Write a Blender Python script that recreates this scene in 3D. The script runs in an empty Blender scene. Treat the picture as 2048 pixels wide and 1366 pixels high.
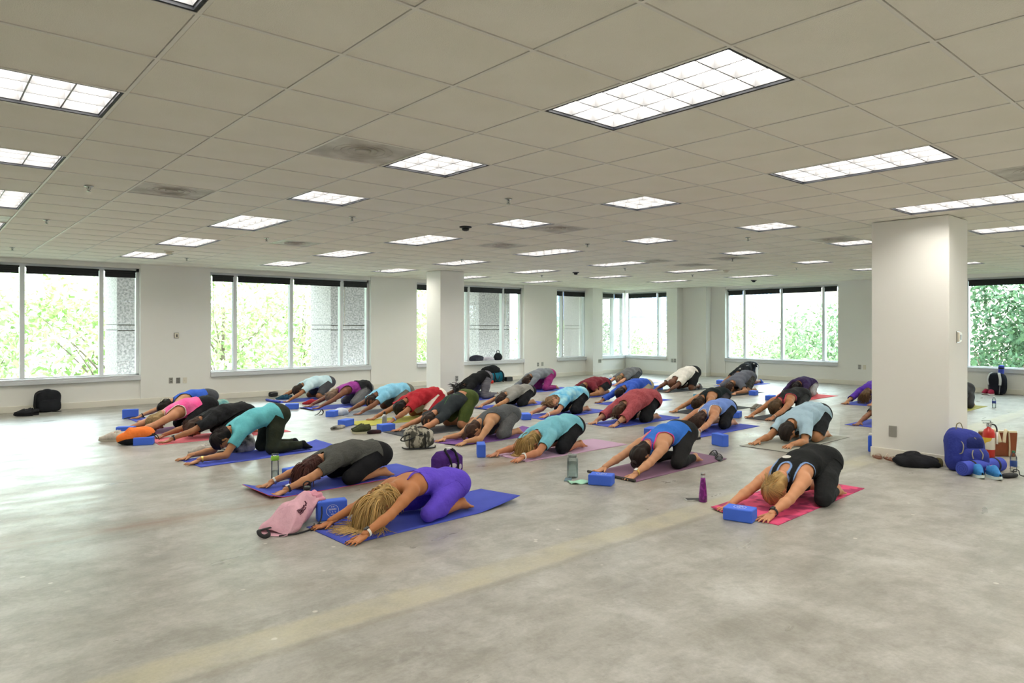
import bpy, math, random
import numpy as np
from mathutils import Vector, Matrix, Euler

random.seed(7); RNG = np.random.default_rng(7)
SC = bpy.context.scene; COL = SC.collection
R = math.radians; PI = math.pi

# ------------------------------------------------------------------ camera, light, exposure
F_PX, CX, CY, YAW, CAM_H = 1384.92, 1065.13, 654.18, 0.840642, 1.517
CEIL = 2.743
cam_d = bpy.data.cameras.new('camera'); cam = bpy.data.objects.new('camera', cam_d); COL.objects.link(cam)
cam.location = (0, 0, CAM_H); cam.rotation_euler = (PI/2, 0, YAW - PI/2)
cam_d.sensor_fit = 'HORIZONTAL'; cam_d.sensor_width = 36.0; cam_d.lens = F_PX/2048*36
cam_d.shift_x = -(CX-1024)/2048; cam_d.shift_y = -(683-CY)/2048; cam_d.clip_end = 300; cam_d.clip_start = 0.05
SC.camera = cam
SC.view_settings.view_transform = 'Standard'; SC.view_settings.look = 'None'
SC.view_settings.gamma = 1.0; SC.view_settings.use_curve_mapping = False
SC.view_settings.exposure = 0.88
SC.cycles.use_denoising = True
SC.cycles.max_bounces = 7; SC.cycles.diffuse_bounces = 4; SC.cycles.glossy_bounces = 3; SC.cycles.transparent_max_bounces = 12
SC.cycles.sample_clamp_indirect = 6.0
SC.cycles.caustics_reflective = False; SC.cycles.caustics_refractive = False
world = bpy.data.worlds.new('overcast_sky'); SC.world = world; world.use_nodes = True
bg = world.node_tree.nodes['Background']
bg.inputs[0].default_value = (0.80, 0.90, 1.0, 1); bg.inputs[1].default_value = 9.0
LAMP_STRENGTH = 10.0

# ------------------------------------------------------------------ photo pixel -> place
_c, _s = math.cos(YAW), math.sin(YAW)
def ray(u, v):
    a = (u-CX)/F_PX; b = (CY-v)/F_PX
    return (_c+a*_s, _s-a*_c, b)
def at_z(u, v, z=0.0):
    d = ray(u, v); t = (z-CAM_H)/d[2]; return Vector((d[0]*t, d[1]*t, z))
def at_y(u, v, y):
    d = ray(u, v); t = y/d[1]; return Vector((d[0]*t, y, CAM_H+d[2]*t))
def at_x(u, v, x):
    d = ray(u, v); t = x/d[0]; return Vector((x, d[1]*t, CAM_H+d[2]*t))
def pix(X):
    z = X[0]*_c+X[1]*_s; r = X[0]*_s-X[1]*_c
    return (CX+F_PX*r/z, CY-F_PX*(X[2]-CAM_H)/z, z) if z > 0.05 else (1e6, 1e6, -1)

# ------------------------------------------------------------------ materials
MATS = {}
def srgb(h):
    if isinstance(h, str):
        h = h.lstrip('#'); h = [int(h[i:i+2], 16)/255 for i in (0, 2, 4)]
    return tuple((x/12.92 if x <= .04045 else ((x+.055)/1.055)**2.4) for x in h)
def mat(name, col, rough=.6, metal=0., spec=.4, col2=None, nscale=8., nmix=1., stretch=(1, 1, 1), bump=0., bscale=40., detail=4., emit=None, coat=0., attr=None, lo=.35, hi=.65, bdist=.01):
    if name in MATS: return MATS[name]
    m = bpy.data.materials.new(name); m.use_nodes = True; nt = m.node_tree; N = nt.nodes; L = nt.links
    b = N['Principled BSDF']
    c = srgb(col)+(1,)
    b.inputs['Base Color'].default_value = c; b.inputs['Roughness'].default_value = rough
    b.inputs['Metallic'].default_value = metal; b.inputs['Specular IOR Level'].default_value = spec
    if coat: b.inputs['Coat Weight'].default_value = coat
    tc = mp = None
    if col2 is not None or bump:
        tc = N.new('ShaderNodeTexCoord'); mp = N.new('ShaderNodeMapping'); mp.inputs['Scale'].default_value = stretch
        L.new(tc.outputs['Object'], mp.inputs['Vector'])
    out = None
    if col2 is not None:
        n = N.new('ShaderNodeTexNoise'); n.inputs['Scale'].default_value = nscale; n.inputs['Detail'].default_value = detail
        L.new(mp.outputs[0], n.inputs['Vector'])
        r = N.new('ShaderNodeValToRGB'); r.color_ramp.elements[0].position = lo; r.color_ramp.elements[1].position = hi
        c2 = srgb(col2)+(1,); mixc = tuple(c[i]*(1-nmix)+c2[i]*nmix for i in range(4))
        r.color_ramp.elements[0].color = c; r.color_ramp.elements[1].color = mixc
        L.new(n.outputs['Fac'], r.inputs[0]); out = r.outputs[0]
        L.new(out, b.inputs['Base Color'])
    if attr:
        a = N.new('ShaderNodeAttribute'); a.attribute_name = attr
        mx = N.new('ShaderNodeMix'); mx.data_type = 'RGBA'; mx.blend_type = 'MULTIPLY'; mx.inputs[0].default_value = 1
        if out is not None: L.new(out, mx.inputs[6])
        else: mx.inputs[6].default_value = c
        L.new(a.outputs['Color'], mx.inputs[7]); L.new(mx.outputs[2], b.inputs['Base Color'])
    if bump:
        n2 = N.new('ShaderNodeTexNoise'); n2.inputs['Scale'].default_value = bscale; n2.inputs['Detail'].default_value = 5
        L.new(mp.outputs[0], n2.inputs['Vector'])
        bp = N.new('ShaderNodeBump'); bp.inputs['Strength'].default_value = bump; bp.inputs['Distance'].default_value = bdist
        L.new(n2.outputs['Fac'], bp.inputs['Height']); L.new(bp.outputs[0], b.inputs['Normal'])
    if emit:
        b.inputs['Emission Color'].default_value = c; b.inputs['Emission Strength'].default_value = emit
    MATS[name] = m; return m
def cloth(col, col2=None, **k):
    key = 'cloth_%s_%s' % (col, col2)
    d = dict(rough=.85, spec=.15, bump=.45, bscale=13., bdist=.035); d.update(k)
    return mat(key, col, col2=col2, **d)
def glassy(name, col, rough=.05, trans=.75, refl=.9):
    if name in MATS: return MATS[name]
    m = bpy.data.materials.new(name); m.use_nodes = True; nt = m.node_tree; N = nt.nodes; L = nt.links
    N.remove(N['Principled BSDF']); o = N['Material Output']
    t = N.new('ShaderNodeBsdfTransparent'); t.inputs[0].default_value = srgb(col)+(1,)
    g = N.new('ShaderNodeBsdfGlossy'); g.inputs['Roughness'].default_value = rough
    fr = N.new('ShaderNodeFresnel'); fr.inputs[0].default_value = 1.45
    mu = N.new('ShaderNodeMath'); mu.operation = 'MULTIPLY'; mu.inputs[1].default_value = refl
    mx = N.new('ShaderNodeMixShader'); L.new(fr.outputs[0], mu.inputs[0]); L.new(mu.outputs[0], mx.inputs[0])
    L.new(t.outputs[0], mx.inputs[1]); L.new(g.outputs[0], mx.inputs[2]); L.new(mx.outputs[0], o.inputs[0])
    MATS[name] = m; return m

# ------------------------------------------------------------------ mesh building
class MB:
    def __init__(s): s.v = []; s.f = []; s.m = []
    def add(s, vs, fs, mi=0):
        o = len(s.v); s.v += [tuple(x) for x in vs]; s.f += [tuple(i+o for i in f) for f in fs]; s.m += [mi]*len(fs); return s
    def box(s, a, b, mi=0, M=None):
        x0, y0, z0 = a; x1, y1, z1 = b
        vs = [(x0,y0,z0),(x1,y0,z0),(x1,y1,z0),(x0,y1,z0),(x0,y0,z1),(x1,y0,z1),(x1,y1,z1),(x0,y1,z1)]
        if M is not None: vs = [M @ Vector(v) for v in vs]
        return s.add(vs, [(3,2,1,0),(4,5,6,7),(0,1,5,4),(1,2,6,5),(2,3,7,6),(3,0,4,7)], mi)
    def tube(s, pts, r, n=8, mi=0, caps=True, closed=False, flat=1.0, up=None):
        pts = [Vector(p) for p in pts]; k = len(pts); rr = list(r) if hasattr(r, '__len__') else [r]*k
        if 3 <= k <= 12 and not closed:                              # round the corners of hand-set paths
            q = []; qr = []
            for i in range(k-1):
                p0, p1, p2, p3 = pts[max(i-1, 0)], pts[i], pts[i+1], pts[min(i+2, k-1)]
                for j in range(4):
                    t = j/4; q.append(.5*((2*p1)+(p2-p0)*t+(2*p0-5*p1+4*p2-p3)*t*t+(3*p1-p0-3*p2+p3)*t**3)); qr.append(rr[i]+(rr[i+1]-rr[i])*t)
            q.append(pts[-1]); qr.append(rr[-1]); pts, rr, k = q, qr, len(q)
        vs = []; prev = None
        for i, p in enumerate(pts):
            if closed: t = pts[(i+1) % k]-pts[i-1]
            else: t = pts[min(i+1, k-1)]-pts[max(i-1, 0)]
            t = t.normalized() if t.length > 1e-9 else Vector((1, 0, 0))
            if prev is None:
                ref = Vector(up) if up else (Vector((0, 0, 1)) if abs(t.z) < .9 else Vector((1, 0, 0)))
            else: ref = prev
            a = ref-t*ref.dot(t)
            if a.length < 1e-6: a = t.orthogonal()
            a.normalize(); prev = a; b = t.cross(a)
            for j in range(n):
                an = 2*PI*j/n; vs.append(p+a*(math.cos(an)*rr[i]*flat)+b*(math.sin(an)*rr[i]))
        fs = []; m = k if closed else k-1
        for i in range(m):
            i2 = (i+1) % k
            for j in range(n):
                j2 = (j+1) % n; fs.append((i*n+j, i*n+j2, i2*n+j2, i2*n+j))
        if caps and not closed:
            fs.append(tuple(range(n-1, -1, -1))); fs.append(tuple((k-1)*n+j for j in range(n)))
        return s.add(vs, fs, mi)
    def lathe(s, prof, n=24, mi=0, c=(0, 0, 0), M=None, mis=None):
        vs = []; fs = []; k = len(prof)
        for (r, z) in prof:
            for j in range(n):
                a = 2*PI*j/n; p = Vector((c[0]+r*math.cos(a), c[1]+r*math.sin(a), c[2]+z)); vs.append(M @ p if M is not None else p)
        for i in range(k-1):
            for j in range(n):
                j2 = (j+1) % n; fs.append((i*n+j, i*n+j2, (i+1)*n+j2, (i+1)*n+j))
        fs.append(tuple(range(n-1, -1, -1))); fs.append(tuple((k-1)*n+j for j in range(n)))
        o = len(s.m); s.add(vs, fs, mi)
        if mis:
            for i in range(k-1):
                for j in range(n): s.m[o+i*n+j] = mis[i]
        return s
    def ball(s, c, r, n=12, m=8, mi=0, M=None, pw=1.0):
        rx, ry, rz = r if hasattr(r, '__len__') else (r, r, r)
        vs = []; fs = []
        sg = lambda x: math.copysign(abs(x)**pw, x)
        for i in range(m+1):
            th = PI*i/m
            for j in range(n):
                a = 2*PI*j/n
                p = Vector((c[0]+rx*sg(math.sin(th))*sg(math.cos(a)), c[1]+ry*sg(math.sin(th))*sg(math.sin(a)), c[2]+rz*sg(math.cos(th))))
                vs.append(M @ p if M is not None else p)
        for i in range(m):
            for j in range(n):
                j2 = (j+1) % n; fs.append((i*n+j, (i+1)*n+j, (i+1)*n+j2, i*n+j2))
        return s.add(vs, fs, mi)
    def grid(s, fn, nu, nv, mi=0):
        vs = [fn(i/nu, j/nv) for i in range(nu+1) for j in range(nv+1)]
        fs = [(i*(nv+1)+j, (i+1)*(nv+1)+j, (i+1)*(nv+1)+j+1, i*(nv+1)+j+1) for i in range(nu) for j in range(nv)]
        return s.add(vs, fs, mi)
    def mesh(s, name, mats, smooth=False):
        me = bpy.data.meshes.new(name); me.from_pydata(s.v, [], s.f)
        if not isinstance(mats, (list, tuple)): mats = [mats]
        for m in mats: me.materials.append(m)
        if len(mats) > 1: me.polygons.foreach_set('material_index', s.m)
        if smooth: me.polygons.foreach_set('use_smooth', [True]*len(s.f))
        me.update(); return me
    def obj(s, name, mats, parent=None, smooth=False, loc=None, rot=None, bevel=None, solid=None, subd=0, auto=None):
        return link(name, s.mesh(name, mats, smooth), parent, loc, rot, bevel, solid, subd)
def link(name, me, parent=None, loc=None, rot=None, bevel=None, solid=None, subd=0):
    o = bpy.data.objects.new(name, me); COL.objects.link(o)
    if parent is not None: o.parent = parent
    if loc is not None: o.location = loc
    if rot is not None: o.rotation_euler = rot
    if bevel:
        b = o.modifiers.new('bevel', 'BEVEL'); b.width = bevel[0]; b.segments = bevel[1]; b.limit_method = 'ANGLE'; b.angle_limit = R(35)
    if solid:
        b = o.modifiers.new('solid', 'SOLIDIFY'); b.thickness = solid; b.offset = -1
    if subd:
        b = o.modifiers.new('subd', 'SUBSURF'); b.levels = subd; b.render_levels = subd
    return o
def empty(name, loc=(0, 0, 0), rz=0.):
    o = bpy.data.objects.new(name, None); COL.objects.link(o); o.location = loc; o.rotation_euler = (0, 0, rz); o.empty_display_size = .1
    return o
def tag(o, label, cat, group=None, kind=None):
    o['label'] = label; o['category'] = cat
    if group: o['group'] = group
    if kind: o['kind'] = kind
    return o
def struct(o): o['kind'] = 'structure'; return o
def rotz(a): return Matrix.Rotation(a, 4, 'Z')
# ------------------------------------------------------------------ room shell
WY = 15.25; BX = 17.85; CXW = 18.15; FX = 18.42          # left wall plane, bay, step, far wall plane
X0, Y0 = -7.5, -6.5                                      # room goes on behind the camera
M_wall = mat('cream_wall_paint', '#efeee9', rough=.75, spec=.25, col2='#edebe5', nscale=.7, bump=.04, bscale=350)
M_base = mat('cream_vinyl_base', '#e9e5d9', rough=.45, spec=.4)
M_frame = mat('white_window_metal', '#eceef2', rough=.4, spec=.5)
M_sill = mat('grey_sill', '#d3d5d9', rough=.4, spec=.5)
M_pane = glassy('window_glass', '#f4faf7', rough=.0, refl=.55)
M_black = mat('black_blind', '#1b1d20', rough=.5)
M_tbar = mat('ceiling_grid_metal', '#e8e5dc', rough=.5)
M_plastic_w = mat('ivory_plastic', '#e2dccb', rough=.45)
M_steel = mat('brushed_steel', '#a9a9a8', rough=.38, metal=.9)

def floor_mat():
    m = bpy.data.materials.new('ground_concrete'); m.use_nodes = True; nt = m.node_tree; N = nt.nodes; L = nt.links
    b = N['Principled BSDF']; tc = N.new('ShaderNodeTexCoord')
    def mp(sx, sy, rot=0.):
        q = N.new('ShaderNodeMapping'); q.inputs['Scale'].default_value = (sx, sy, 1); q.inputs['Rotation'].default_value = (0, 0, rot)
        L.new(tc.outputs['Object'], q.inputs['Vector']); return q.outputs[0]
    def noise(vec, sc, det=5, rg=.55, dist=0.):
        n = N.new('ShaderNodeTexNoise'); n.inputs['Scale'].default_value = sc; n.inputs['Detail'].default_value = det
        n.inputs['Roughness'].default_value = rg; n.inputs['Distortion'].default_value = dist; L.new(vec, n.inputs['Vector']); return n.outputs['Fac']
    def ramp(f, stops):
        r = N.new('ShaderNodeValToRGB'); e = r.color_ramp.elements
        while len(e) < len(stops): e.new(.5)
        for i, (p, c) in enumerate(stops): e[i].position = p; e[i].color = (c if len(c) == 4 else tuple(c)+(1,))
        L.new(f, r.inputs[0]); return r.outputs[0]
    def mix(fac, a, bb, mode='MIX'):
        x = N.new('ShaderNodeMix'); x.data_type = 'RGBA'; x.blend_type = mode
        if isinstance(fac, float): x.inputs[0].default_value = fac
        else: L.new(fac, x.inputs[0])
        for s_, i in ((a, 6), (bb, 7)):
            if isinstance(s_, tuple): x.inputs[i].default_value = s_+((1,) if len(s_) == 3 else ())
            else: L.new(s_, x.inputs[i])
        return x.outputs[2]
    def bw(a, c): return ((a,)*3, (c,)*3)
    base = ramp(noise(mp(1, 1), 1.3, 12, .70, .5), [(.28, srgb('#7d7b72')), (.42, srgb('#a3a097')), (.55, srgb('#bab8b0')), (.72, srgb('#d3d2cc'))])
    streak = ramp(noise(mp(.7, 1.5), 1.4, 9, .66, .5), [(.30, srgb('#7d7a70')), (.48, srgb('#a9a69c')), (.68, srgb('#d2d1cb'))])
    c = mix(.42, base, streak)
    st2 = ramp(noise(mp(.8, 3.6, .35), 2.6, 9, .72, .8), [(.36, (0, 0, 0)), (.70, (1, 1, 1))])
    c = mix(mix(1.0, st2, (.26, .26, .26), 'MULTIPLY'), c, srgb('#d6d6d2'))
    mott = ramp(noise(mp(1, 1, .7), 4.2, 10, .74, .3), [(.44, (0, 0, 0)), (.62, (.55, .55, .55))])
    c = mix(mott, c, srgb('#8f8c82'))
    pale = ramp(noise(mp(1, 1, .2), 2.4, 8, .7, .3), [(.52, (0, 0, 0)), (.70, (.5, .5, .5))])
    c = mix(pale, c, srgb('#dad9d5'))
    warm = ramp(noise(mp(.25, .8), .9, 4, .5, .4), [(.54, (0, 0, 0)), (.74, (1, 1, 1))])
    c = mix(mix(1.0, warm, (.26, .26, .26), 'MULTIPLY'), c, srgb('#a8937a'))
    # the pale line an old partition left between the columns, and the rusty line beside it
    sx = N.new('ShaderNodeSeparateXYZ'); L.new(tc.outputs['Object'], sx.inputs[0])
    def band(y0, w, soft, nz):
        nn = noise(mp(.8, .8), 2.2, 4)
        a = N.new('ShaderNodeMath'); a.operation = 'MULTIPLY_ADD'; L.new(nn, a.inputs[0]); a.inputs[1].default_value = nz; a.inputs[2].default_value = -nz*.5
        d = N.new('ShaderNodeMath'); d.operation = 'ADD'; L.new(sx.outputs['Y'], d.inputs[0]); L.new(a.outputs[0], d.inputs[1])
        e = N.new('ShaderNodeMath'); e.operation = 'SUBTRACT'; L.new(d.outputs[0], e.inputs[0]); e.inputs[1].default_value = y0
        f = N.new('ShaderNodeMath'); f.operation = 'ABSOLUTE'; L.new(e.outputs[0], f.inputs[0])
        g = N.new('ShaderNodeMapRange'); L.new(f.outputs[0], g.inputs[0]); g.inputs[1].default_value = w; g.inputs[2].default_value = w+soft; g.inputs[3].default_value = 1; g.inputs[4].default_value = 0
        return g.outputs[0]
    wear = ramp(noise(mp(1, 1), 3., 6), [(.3, (.15,)*3), (.6, (.75,)*3)])
    c = mix(mix(1.0, band(3.36, .10, .05, .08), wear, 'MULTIPLY'), c, srgb('#c9c3a6'))
    c = mix(mix(1.0, band(3.20, .015, .03, .06), (.35,)*3, 'MULTIPLY'), c, srgb('#948a74'))
    c = mix(mix(1.0, band(6.02, .06, .25, .3), ramp(noise(mp(.5, 2), 2., 5), [(.35, (.1,)*3), (.65, (.8,)*3)]), 'MULTIPLY'), c, srgb('#8f6c4c'))
    # dark tyre smears and small pale chips
    sm = ramp(noise(mp(.5, 1.6, .5), 1.9, 7, .65, 1.2), [(.52, (0, 0, 0)), (.80, (.34,)*3)])
    v = N.new('ShaderNodeTexVoronoi'); v.inputs['Scale'].default_value = 5.0; v.inputs['Randomness'].default_value = 1; L.new(mp(1, 1), v.inputs['Vector'])
    ch = ramp(v.outputs['Distance'], [(.06, (1, 1, 1)), (.085, (0, 0, 0))])
    spot = ramp(noise(mp(1, 1), 1.1, 3), [(.52, (0, 0, 0)), (.56, (1, 1, 1))])
    c = mix(mix(1.0, mix(1.0, ch, spot, 'MULTIPLY'), (.7,)*3, 'MULTIPLY'), c, srgb('#ece9df'))
    fine = ramp(noise(mp(1, 1), 45., 6, .7), [(.25, (.70,)*3), (.75, (.90,)*3)])
    c = mix(1.0, c, fine, 'MULTIPLY')
    L.new(c, b.inputs['Base Color'])
    rg = ramp(noise(mp(.6, 2), 1.6, 5, .6, .2), [(.3, (.26,)*3), (.7, (.46,)*3)])
    L.new(rg, b.inputs['Roughness']); b.inputs['Specular IOR Level'].default_value = .5
    bp = N.new('ShaderNodeBump'); bp.inputs['Strength'].default_value = .12; bp.inputs['Distance'].default_value = .01
    L.new(noise(mp(1, 1), 18., 6, .65), bp.inputs['Height']); L.new(bp.outputs[0], b.inputs['Normal'])
    return m
fl = struct(MB().box((X0, Y0, -.2), (FX+.3, WY+.3, 0)).obj('floor', floor_mat()))

SILL0, SILL1, HEAD = .48, .58, 2.665
# window openings: (start, end, mullions) along each wall, metres
LW = [(-5.39, -1.69, [-4.85, -3.6, -2.35]), (-.39, 3.33, [.18, 1.465, 2.69]), (4.63, 8.35, [5.17, 6.41, 7.63]), (9.66, 13.32, [10.2, 11.38, 12.61]), (14.65, 16.02, [15.0]), (16.37, BX, [17.36])]
fy = lambda u: at_x(u, 650, FX).y
FW = [(fy(1676), fy(1450), [fy(1643), fy(1559.5), fy(1485)]), (3.05, 6.75, [3.6, 4.13, 5.34, 6.45][1:]), (-1.9, 1.75, [-1.3, -.1, 1.15])]
BW = [(at_x(1333, 650, BX).y, WY, [at_x(1311.5, 650, BX).y])]
def wall_along(name, mk, a0, a1, wins, pier_proud=.025):
    """mk(along, depth, z) -> xyz; depth 0 = inner face, positive outwards"""
    m = MB()
    def bx(a, b, d0, d1, z0, z1):
        p = [mk(x, d, z) for z in (z0, z1) for (x, d) in ((a, d0), (b, d0), (b, d1), (a, d1))]
        m.add(p, [(0, 1, 2, 3), (7, 6, 5, 4), (0, 4, 5, 1), (1, 5, 6, 2), (2, 6, 7, 3), (3, 7, 4, 0)])
    edges = [a0]
    for (s, e, _) in sorted(wins): edges += [s, e]
    edges.append(a1)
    for i in range(0, len(edges), 2):
        if edges[i+1]-edges[i] > .01: bx(edges[i], edges[i+1], 0, .3, 0, CEIL+.02)
    for (s, e, _) in wins:
        bx(s, e, pier_proud, .3, 0, SILL0); bx(s, e, pier_proud, .3, HEAD, CEIL+.02)
    return struct(m.obj(name, M_wall))
mkL = lambda a, d, z: (a, WY+d, z)
mkF = lambda a, d, z: (FX+d, a, z)
mkB = lambda a, d, z: (BX+d, a, z)
wall_along('wall_left', mkL, X0, BX, LW)
wall_along('wall_far', mkF, Y0, at_x(1412, 650, CXW).y+.05, FW)
yA = at_x(1354, 650, BX).y; yC = at_x(1412, 650, CXW).y
m = MB(); m.box((BX, yA, 0), (BX+.9, BW[0][0], CEIL)); m.box((CXW, yC, 0), (CXW+.9, yA, CEIL))
m.box((BX+.02, BW[0][0], 0), (BX+.3, WY+.3, SILL0)); m.box((BX+.02, BW[0][0], HEAD), (BX+.3, WY+.3, CEIL))
struct(m.obj('wall_bay', M_wall))
struct(MB().box((X0-.2, Y0-.2, 0), (X0, WY+.3, CEIL)).obj('wall_near', M_wall))
struct(MB().box((X0, Y0-.2, 0), (FX+.3, Y0, CEIL)).obj('wall_right', M_wall))
# pier standing proud of the left wall
struct(MB().box((15.93, 14.95, 0), (16.38, WY+.05, CEIL)).obj('wall_pier', M_wall))
# the two free columns
for nm, (a, b) in (('wall_column_front', ((8.40, 2.59), (9.02, 3.41))), ('wall_column_back', ((8.46, 12.42), (9.09, 12.97)))):
    c = struct(MB().box((a[0], a[1], 0), (b[0], b[1], CEIL)).obj(nm, M_wall, bevel=(.012, 2)))
# baseboards
def base(name, segs):
    m = MB()
    for (x0, y0, x1, y1) in segs:
        m.box((min(x0, x1), min(y0, y1), 0), (max(x0, x1), max(y0, y1), .115))
    return struct(m.obj(name, M_base, bevel=(.004, 2)))
t = .008
base('baseboard_left', [(X0, WY-t, 15.93, WY+.03), (16.38, WY-t, BX, WY+.03), (15.93-t, 14.95-t, 16.38+t, 14.95), (15.93-t, 14.95, 15.93, WY)])
base('baseboard_far', [(FX-t, Y0, FX+.03, yC), (CXW-t, yC-t, CXW, yA), (CXW, yC-t, FX, yC), (BX-t, yA-t, BX+.03, WY), (BX, yA-t, CXW, yA)])
base('baseboard_column_front', [(8.40-t, 2.59-t, 8.40, 3.41+t), (8.40, 2.59-t, 9.02+t, 2.59), (9.02, 2.59, 9.02+t, 3.41), (8.40, 3.41, 9.02+t, 3.41+t)])
base('baseboard_column_back', [(8.46-t, 12.42-t, 8.46, 12.97+t), (8.46, 12.42-t, 9.09+t, 12.42), (9.09, 12.42, 9.09+t, 12.97+t), (8.46, 12.97, 9.09, 12.97+t)])

# windows: frame mesh with mullion, pane and sill children; blinds are things of their own
FD = .13
BL = {}
def window(n, mk, s, e, muls, wall, corner_end=False):
    m = MB()
    def bx(mb, a, b, d0, d1, z0, z1):
        p = [mk(x, d, z) for z in (z0, z1) for (x, d) in ((a, d0), (b, d0), (b, d1), (a, d1))]
        mb.add(p, [(0, 1, 2, 3), (7, 6, 5, 4), (0, 4, 5, 1), (1, 5, 6, 2), (2, 6, 7, 3), (3, 7, 4, 0)]); return mb
    bx(m, s, s+.05, FD, FD+.10, SILL1-.03, HEAD); bx(m, e-.05, e, FD, FD+.10, SILL1-.03, HEAD)
    bx(m, s, e, FD, FD+.10, HEAD-.06, HEAD); bx(m, s, e, FD, FD+.10, SILL1-.03, SILL1+.02)
    w = struct(m.obj('window_%d' % n, M_frame))
    for u in muls: bx(MB(), u-.035, u+.035, FD-.02, FD+.10, SILL1, HEAD-.05).obj('mullion', M_frame, w)
    bx(bx(MB(), s-.0, e+.0, -.035, FD, SILL0-.0, SILL1-.035), s, e, -.03, FD+.02, SILL1-.035, SILL1).obj('sill', M_sill, w, bevel=(.006, 2))
    ed = [s+.05]+[x for u in muls for x in (u-.035, u+.035)]+[e-.05]
    for i in range(0, len(ed), 2):
        bx(MB(), ed[i], ed[i+1], FD+.05, FD+.056, SILL1+.02, HEAD-.06).obj('pane', M_pane, w)
        a, b = ed[i]+.01, ed[i+1]-.01
        bl = empty('window_blind', mk((a+b)/2, FD-.02, HEAD-.17))
        o = Vector(mk((a+b)/2, FD-.02, HEAD-.17))
        loc = lambda q: [tuple(Vector(v)-o) for v in q]
        hr = bx(MB(), a, b, FD-.06, FD-.02, HEAD-.075, HEAD-.045); hr.v = loc(hr.v); hr.obj('headrail', M_black, bl)
        st = MB()
        for q in range(7):
            z = HEAD-.076-q*.0132; dd = .004*math.sin(q*2.1+i)
            bx(st, a+.01, b-.01, FD-.06+dd, FD-.015+dd, z-.0125, z)
        st.v = loc(st.v); ss = st.obj('slat_stack', M_black, bl); ss['kind'] = 'stuff'
        br = bx(MB(), a+.01, b-.01, FD-.06, FD-.015, HEAD-.185, HEAD-.168); br.v = loc(br.v); br.obj('bottom_rail', M_black, bl)
        tag(bl, 'raised black slatted blind in %s' % wall, 'blind', 'raised blinds in the windows')
        if b-a < .75 and n in (3, 4, 6):
            wd = MB(); p = Vector(mk(a+.03, FD-.03, HEAD-.08)); wd.tube([p-o, p-o+Vector((0, 0, -1.05))], .006, 6); wd.obj('tilt_wand', M_plastic_w, bl)
    return w
names = ['the long left wall window nearest the open end', 'the left wall window beside the black backpack', 'the left wall window above the red sneakers', 'the left wall window behind the free column', 'the narrow window beside the proud pier', 'the window running into the room corner']
for i, (s, e, mu) in enumerate(LW): window(i+1, mkL, s, e, mu, names[i])
window(7, mkB, BW[0][0], BW[0][1], BW[0][2], 'the bay window across the room corner')
fn = ['the far wall window over the black and grey shirts', 'the far wall window above the black and white backpack', 'the far wall window beyond the large column']
for i, (s, e, mu) in enumerate(FW): window(8+i, mkF, s, e, mu, fn[i])
struct(MB().box((BX+FD-.04, WY+FD-.04, SILL0), (BX+FD+.06, WY+FD+.06, CEIL)).obj('trim_1', M_frame))

# ------------------------------------------------------------------ ceiling: grid, tiles, lights, diffusers
G = .6096; OX, OY = 3.37123*G, 2.75606*G
gx = lambda i: OX+i*G
gy = lambda j: OY+j*G
lights = {}
for i in (-13, -9, -5, -3+0, 1, 5, 9, 13, 17, 21):
    if i in (-5, -13): continue
    js = [(0, 2), (4, 5), (7, 8), (10, 12), (14, 16), (18, 20)] if i < 13 else [(0, 2), (4, 5), (7, 8), (11, 13), (15, 17), (19, 21)]
    js = js+[(-4, -2), (-8, -6), (-13, -11)]
    for (a, b) in js:
        x0, x1, y0, y1 = gx(i), gx(i+1), gy(a), gy(b)
        if x1 > FX-.1 or y1 > WY-.1 or y0 < Y0+.1 or x0 < X0+.1: continue
        if i == 21 and y1 > 12.2: continue
        lights[(i, a)] = (i, a, b)
diffs = [(0, 4), (-1, 8), (6, 7), (7, 10), (-3, 13), (3, 13), (14, 8), (13, 10), (15, 10), (12, 4), (7, -1)]
diffs = [d for d in diffs if True]
taken = set()
for (i, a, b) in lights.values():
    for j in range(a, b): taken.add((i, j))
for d in diffs: taken.add(d)
i0, i1 = int((X0-OX)/G)-1, int((FX-OX)/G)+1
j0, j1 = int((Y0-OY)/G)-1, int((WY-OY)/G)+1
ceil = MB().box((X0, Y0, CEIL+.16), (FX+.3, WY+.3, CEIL+.26))
ceil = struct(ceil.obj('ceiling', mat('plenum_deck', '#6d6a63', rough=.9)))
M_tile = mat('ceiling_tile_fibre', '#f3efe4', rough=.95, spec=.1, col2='#eeeadd', nscale=1.5, bump=.35, bscale=160)
tile_me = MB().box((-G/2+.0125, -G/2+.0125, 0), (G/2-.0125, G/2-.0125, .014)).mesh('ceiling_tile', M_tile)
cells = []
for i in range(i0, i1+1):
    for j in range(j0, j1+1):
        if (i, j) in taken: continue
        xa, xb, ya, yb = max(gx(i), X0), min(gx(i+1), FX), max(gy(j), Y0), min(gy(j+1), WY)
        if xb-xa < .03 or yb-ya < .03: continue
        cx_, cy_ = (xa+xb)/2, (ya+yb)/2
        u, v, z = pix((cx_, cy_, CEIL))
        full = xb-xa > G-.01 and yb-ya > G-.01
        vis = z > 0 and -250 < u < 2300 and -250 < v < 700 and full
        cells.append((z if vis else 1e3+abs(z), i, j, xa, xb, ya, yb))
cells.sort()
for (z, i, j, xa, xb, ya, yb) in cells[:300]:
    link('ceiling_tile', tile_me, ceil, loc=((xa+xb)/2, (ya+yb)/2, CEIL+.004))
m = MB()
for (z, i, j, xa, xb, ya, yb) in cells[300:]:
    m.box((xa+.0125, ya+.0125, CEIL+.004), (xb-.0125, yb-.0125, CEIL+.018))
rest = m.obj('ceiling_tile_field', M_tile, ceil); rest['kind'] = 'stuff'
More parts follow.
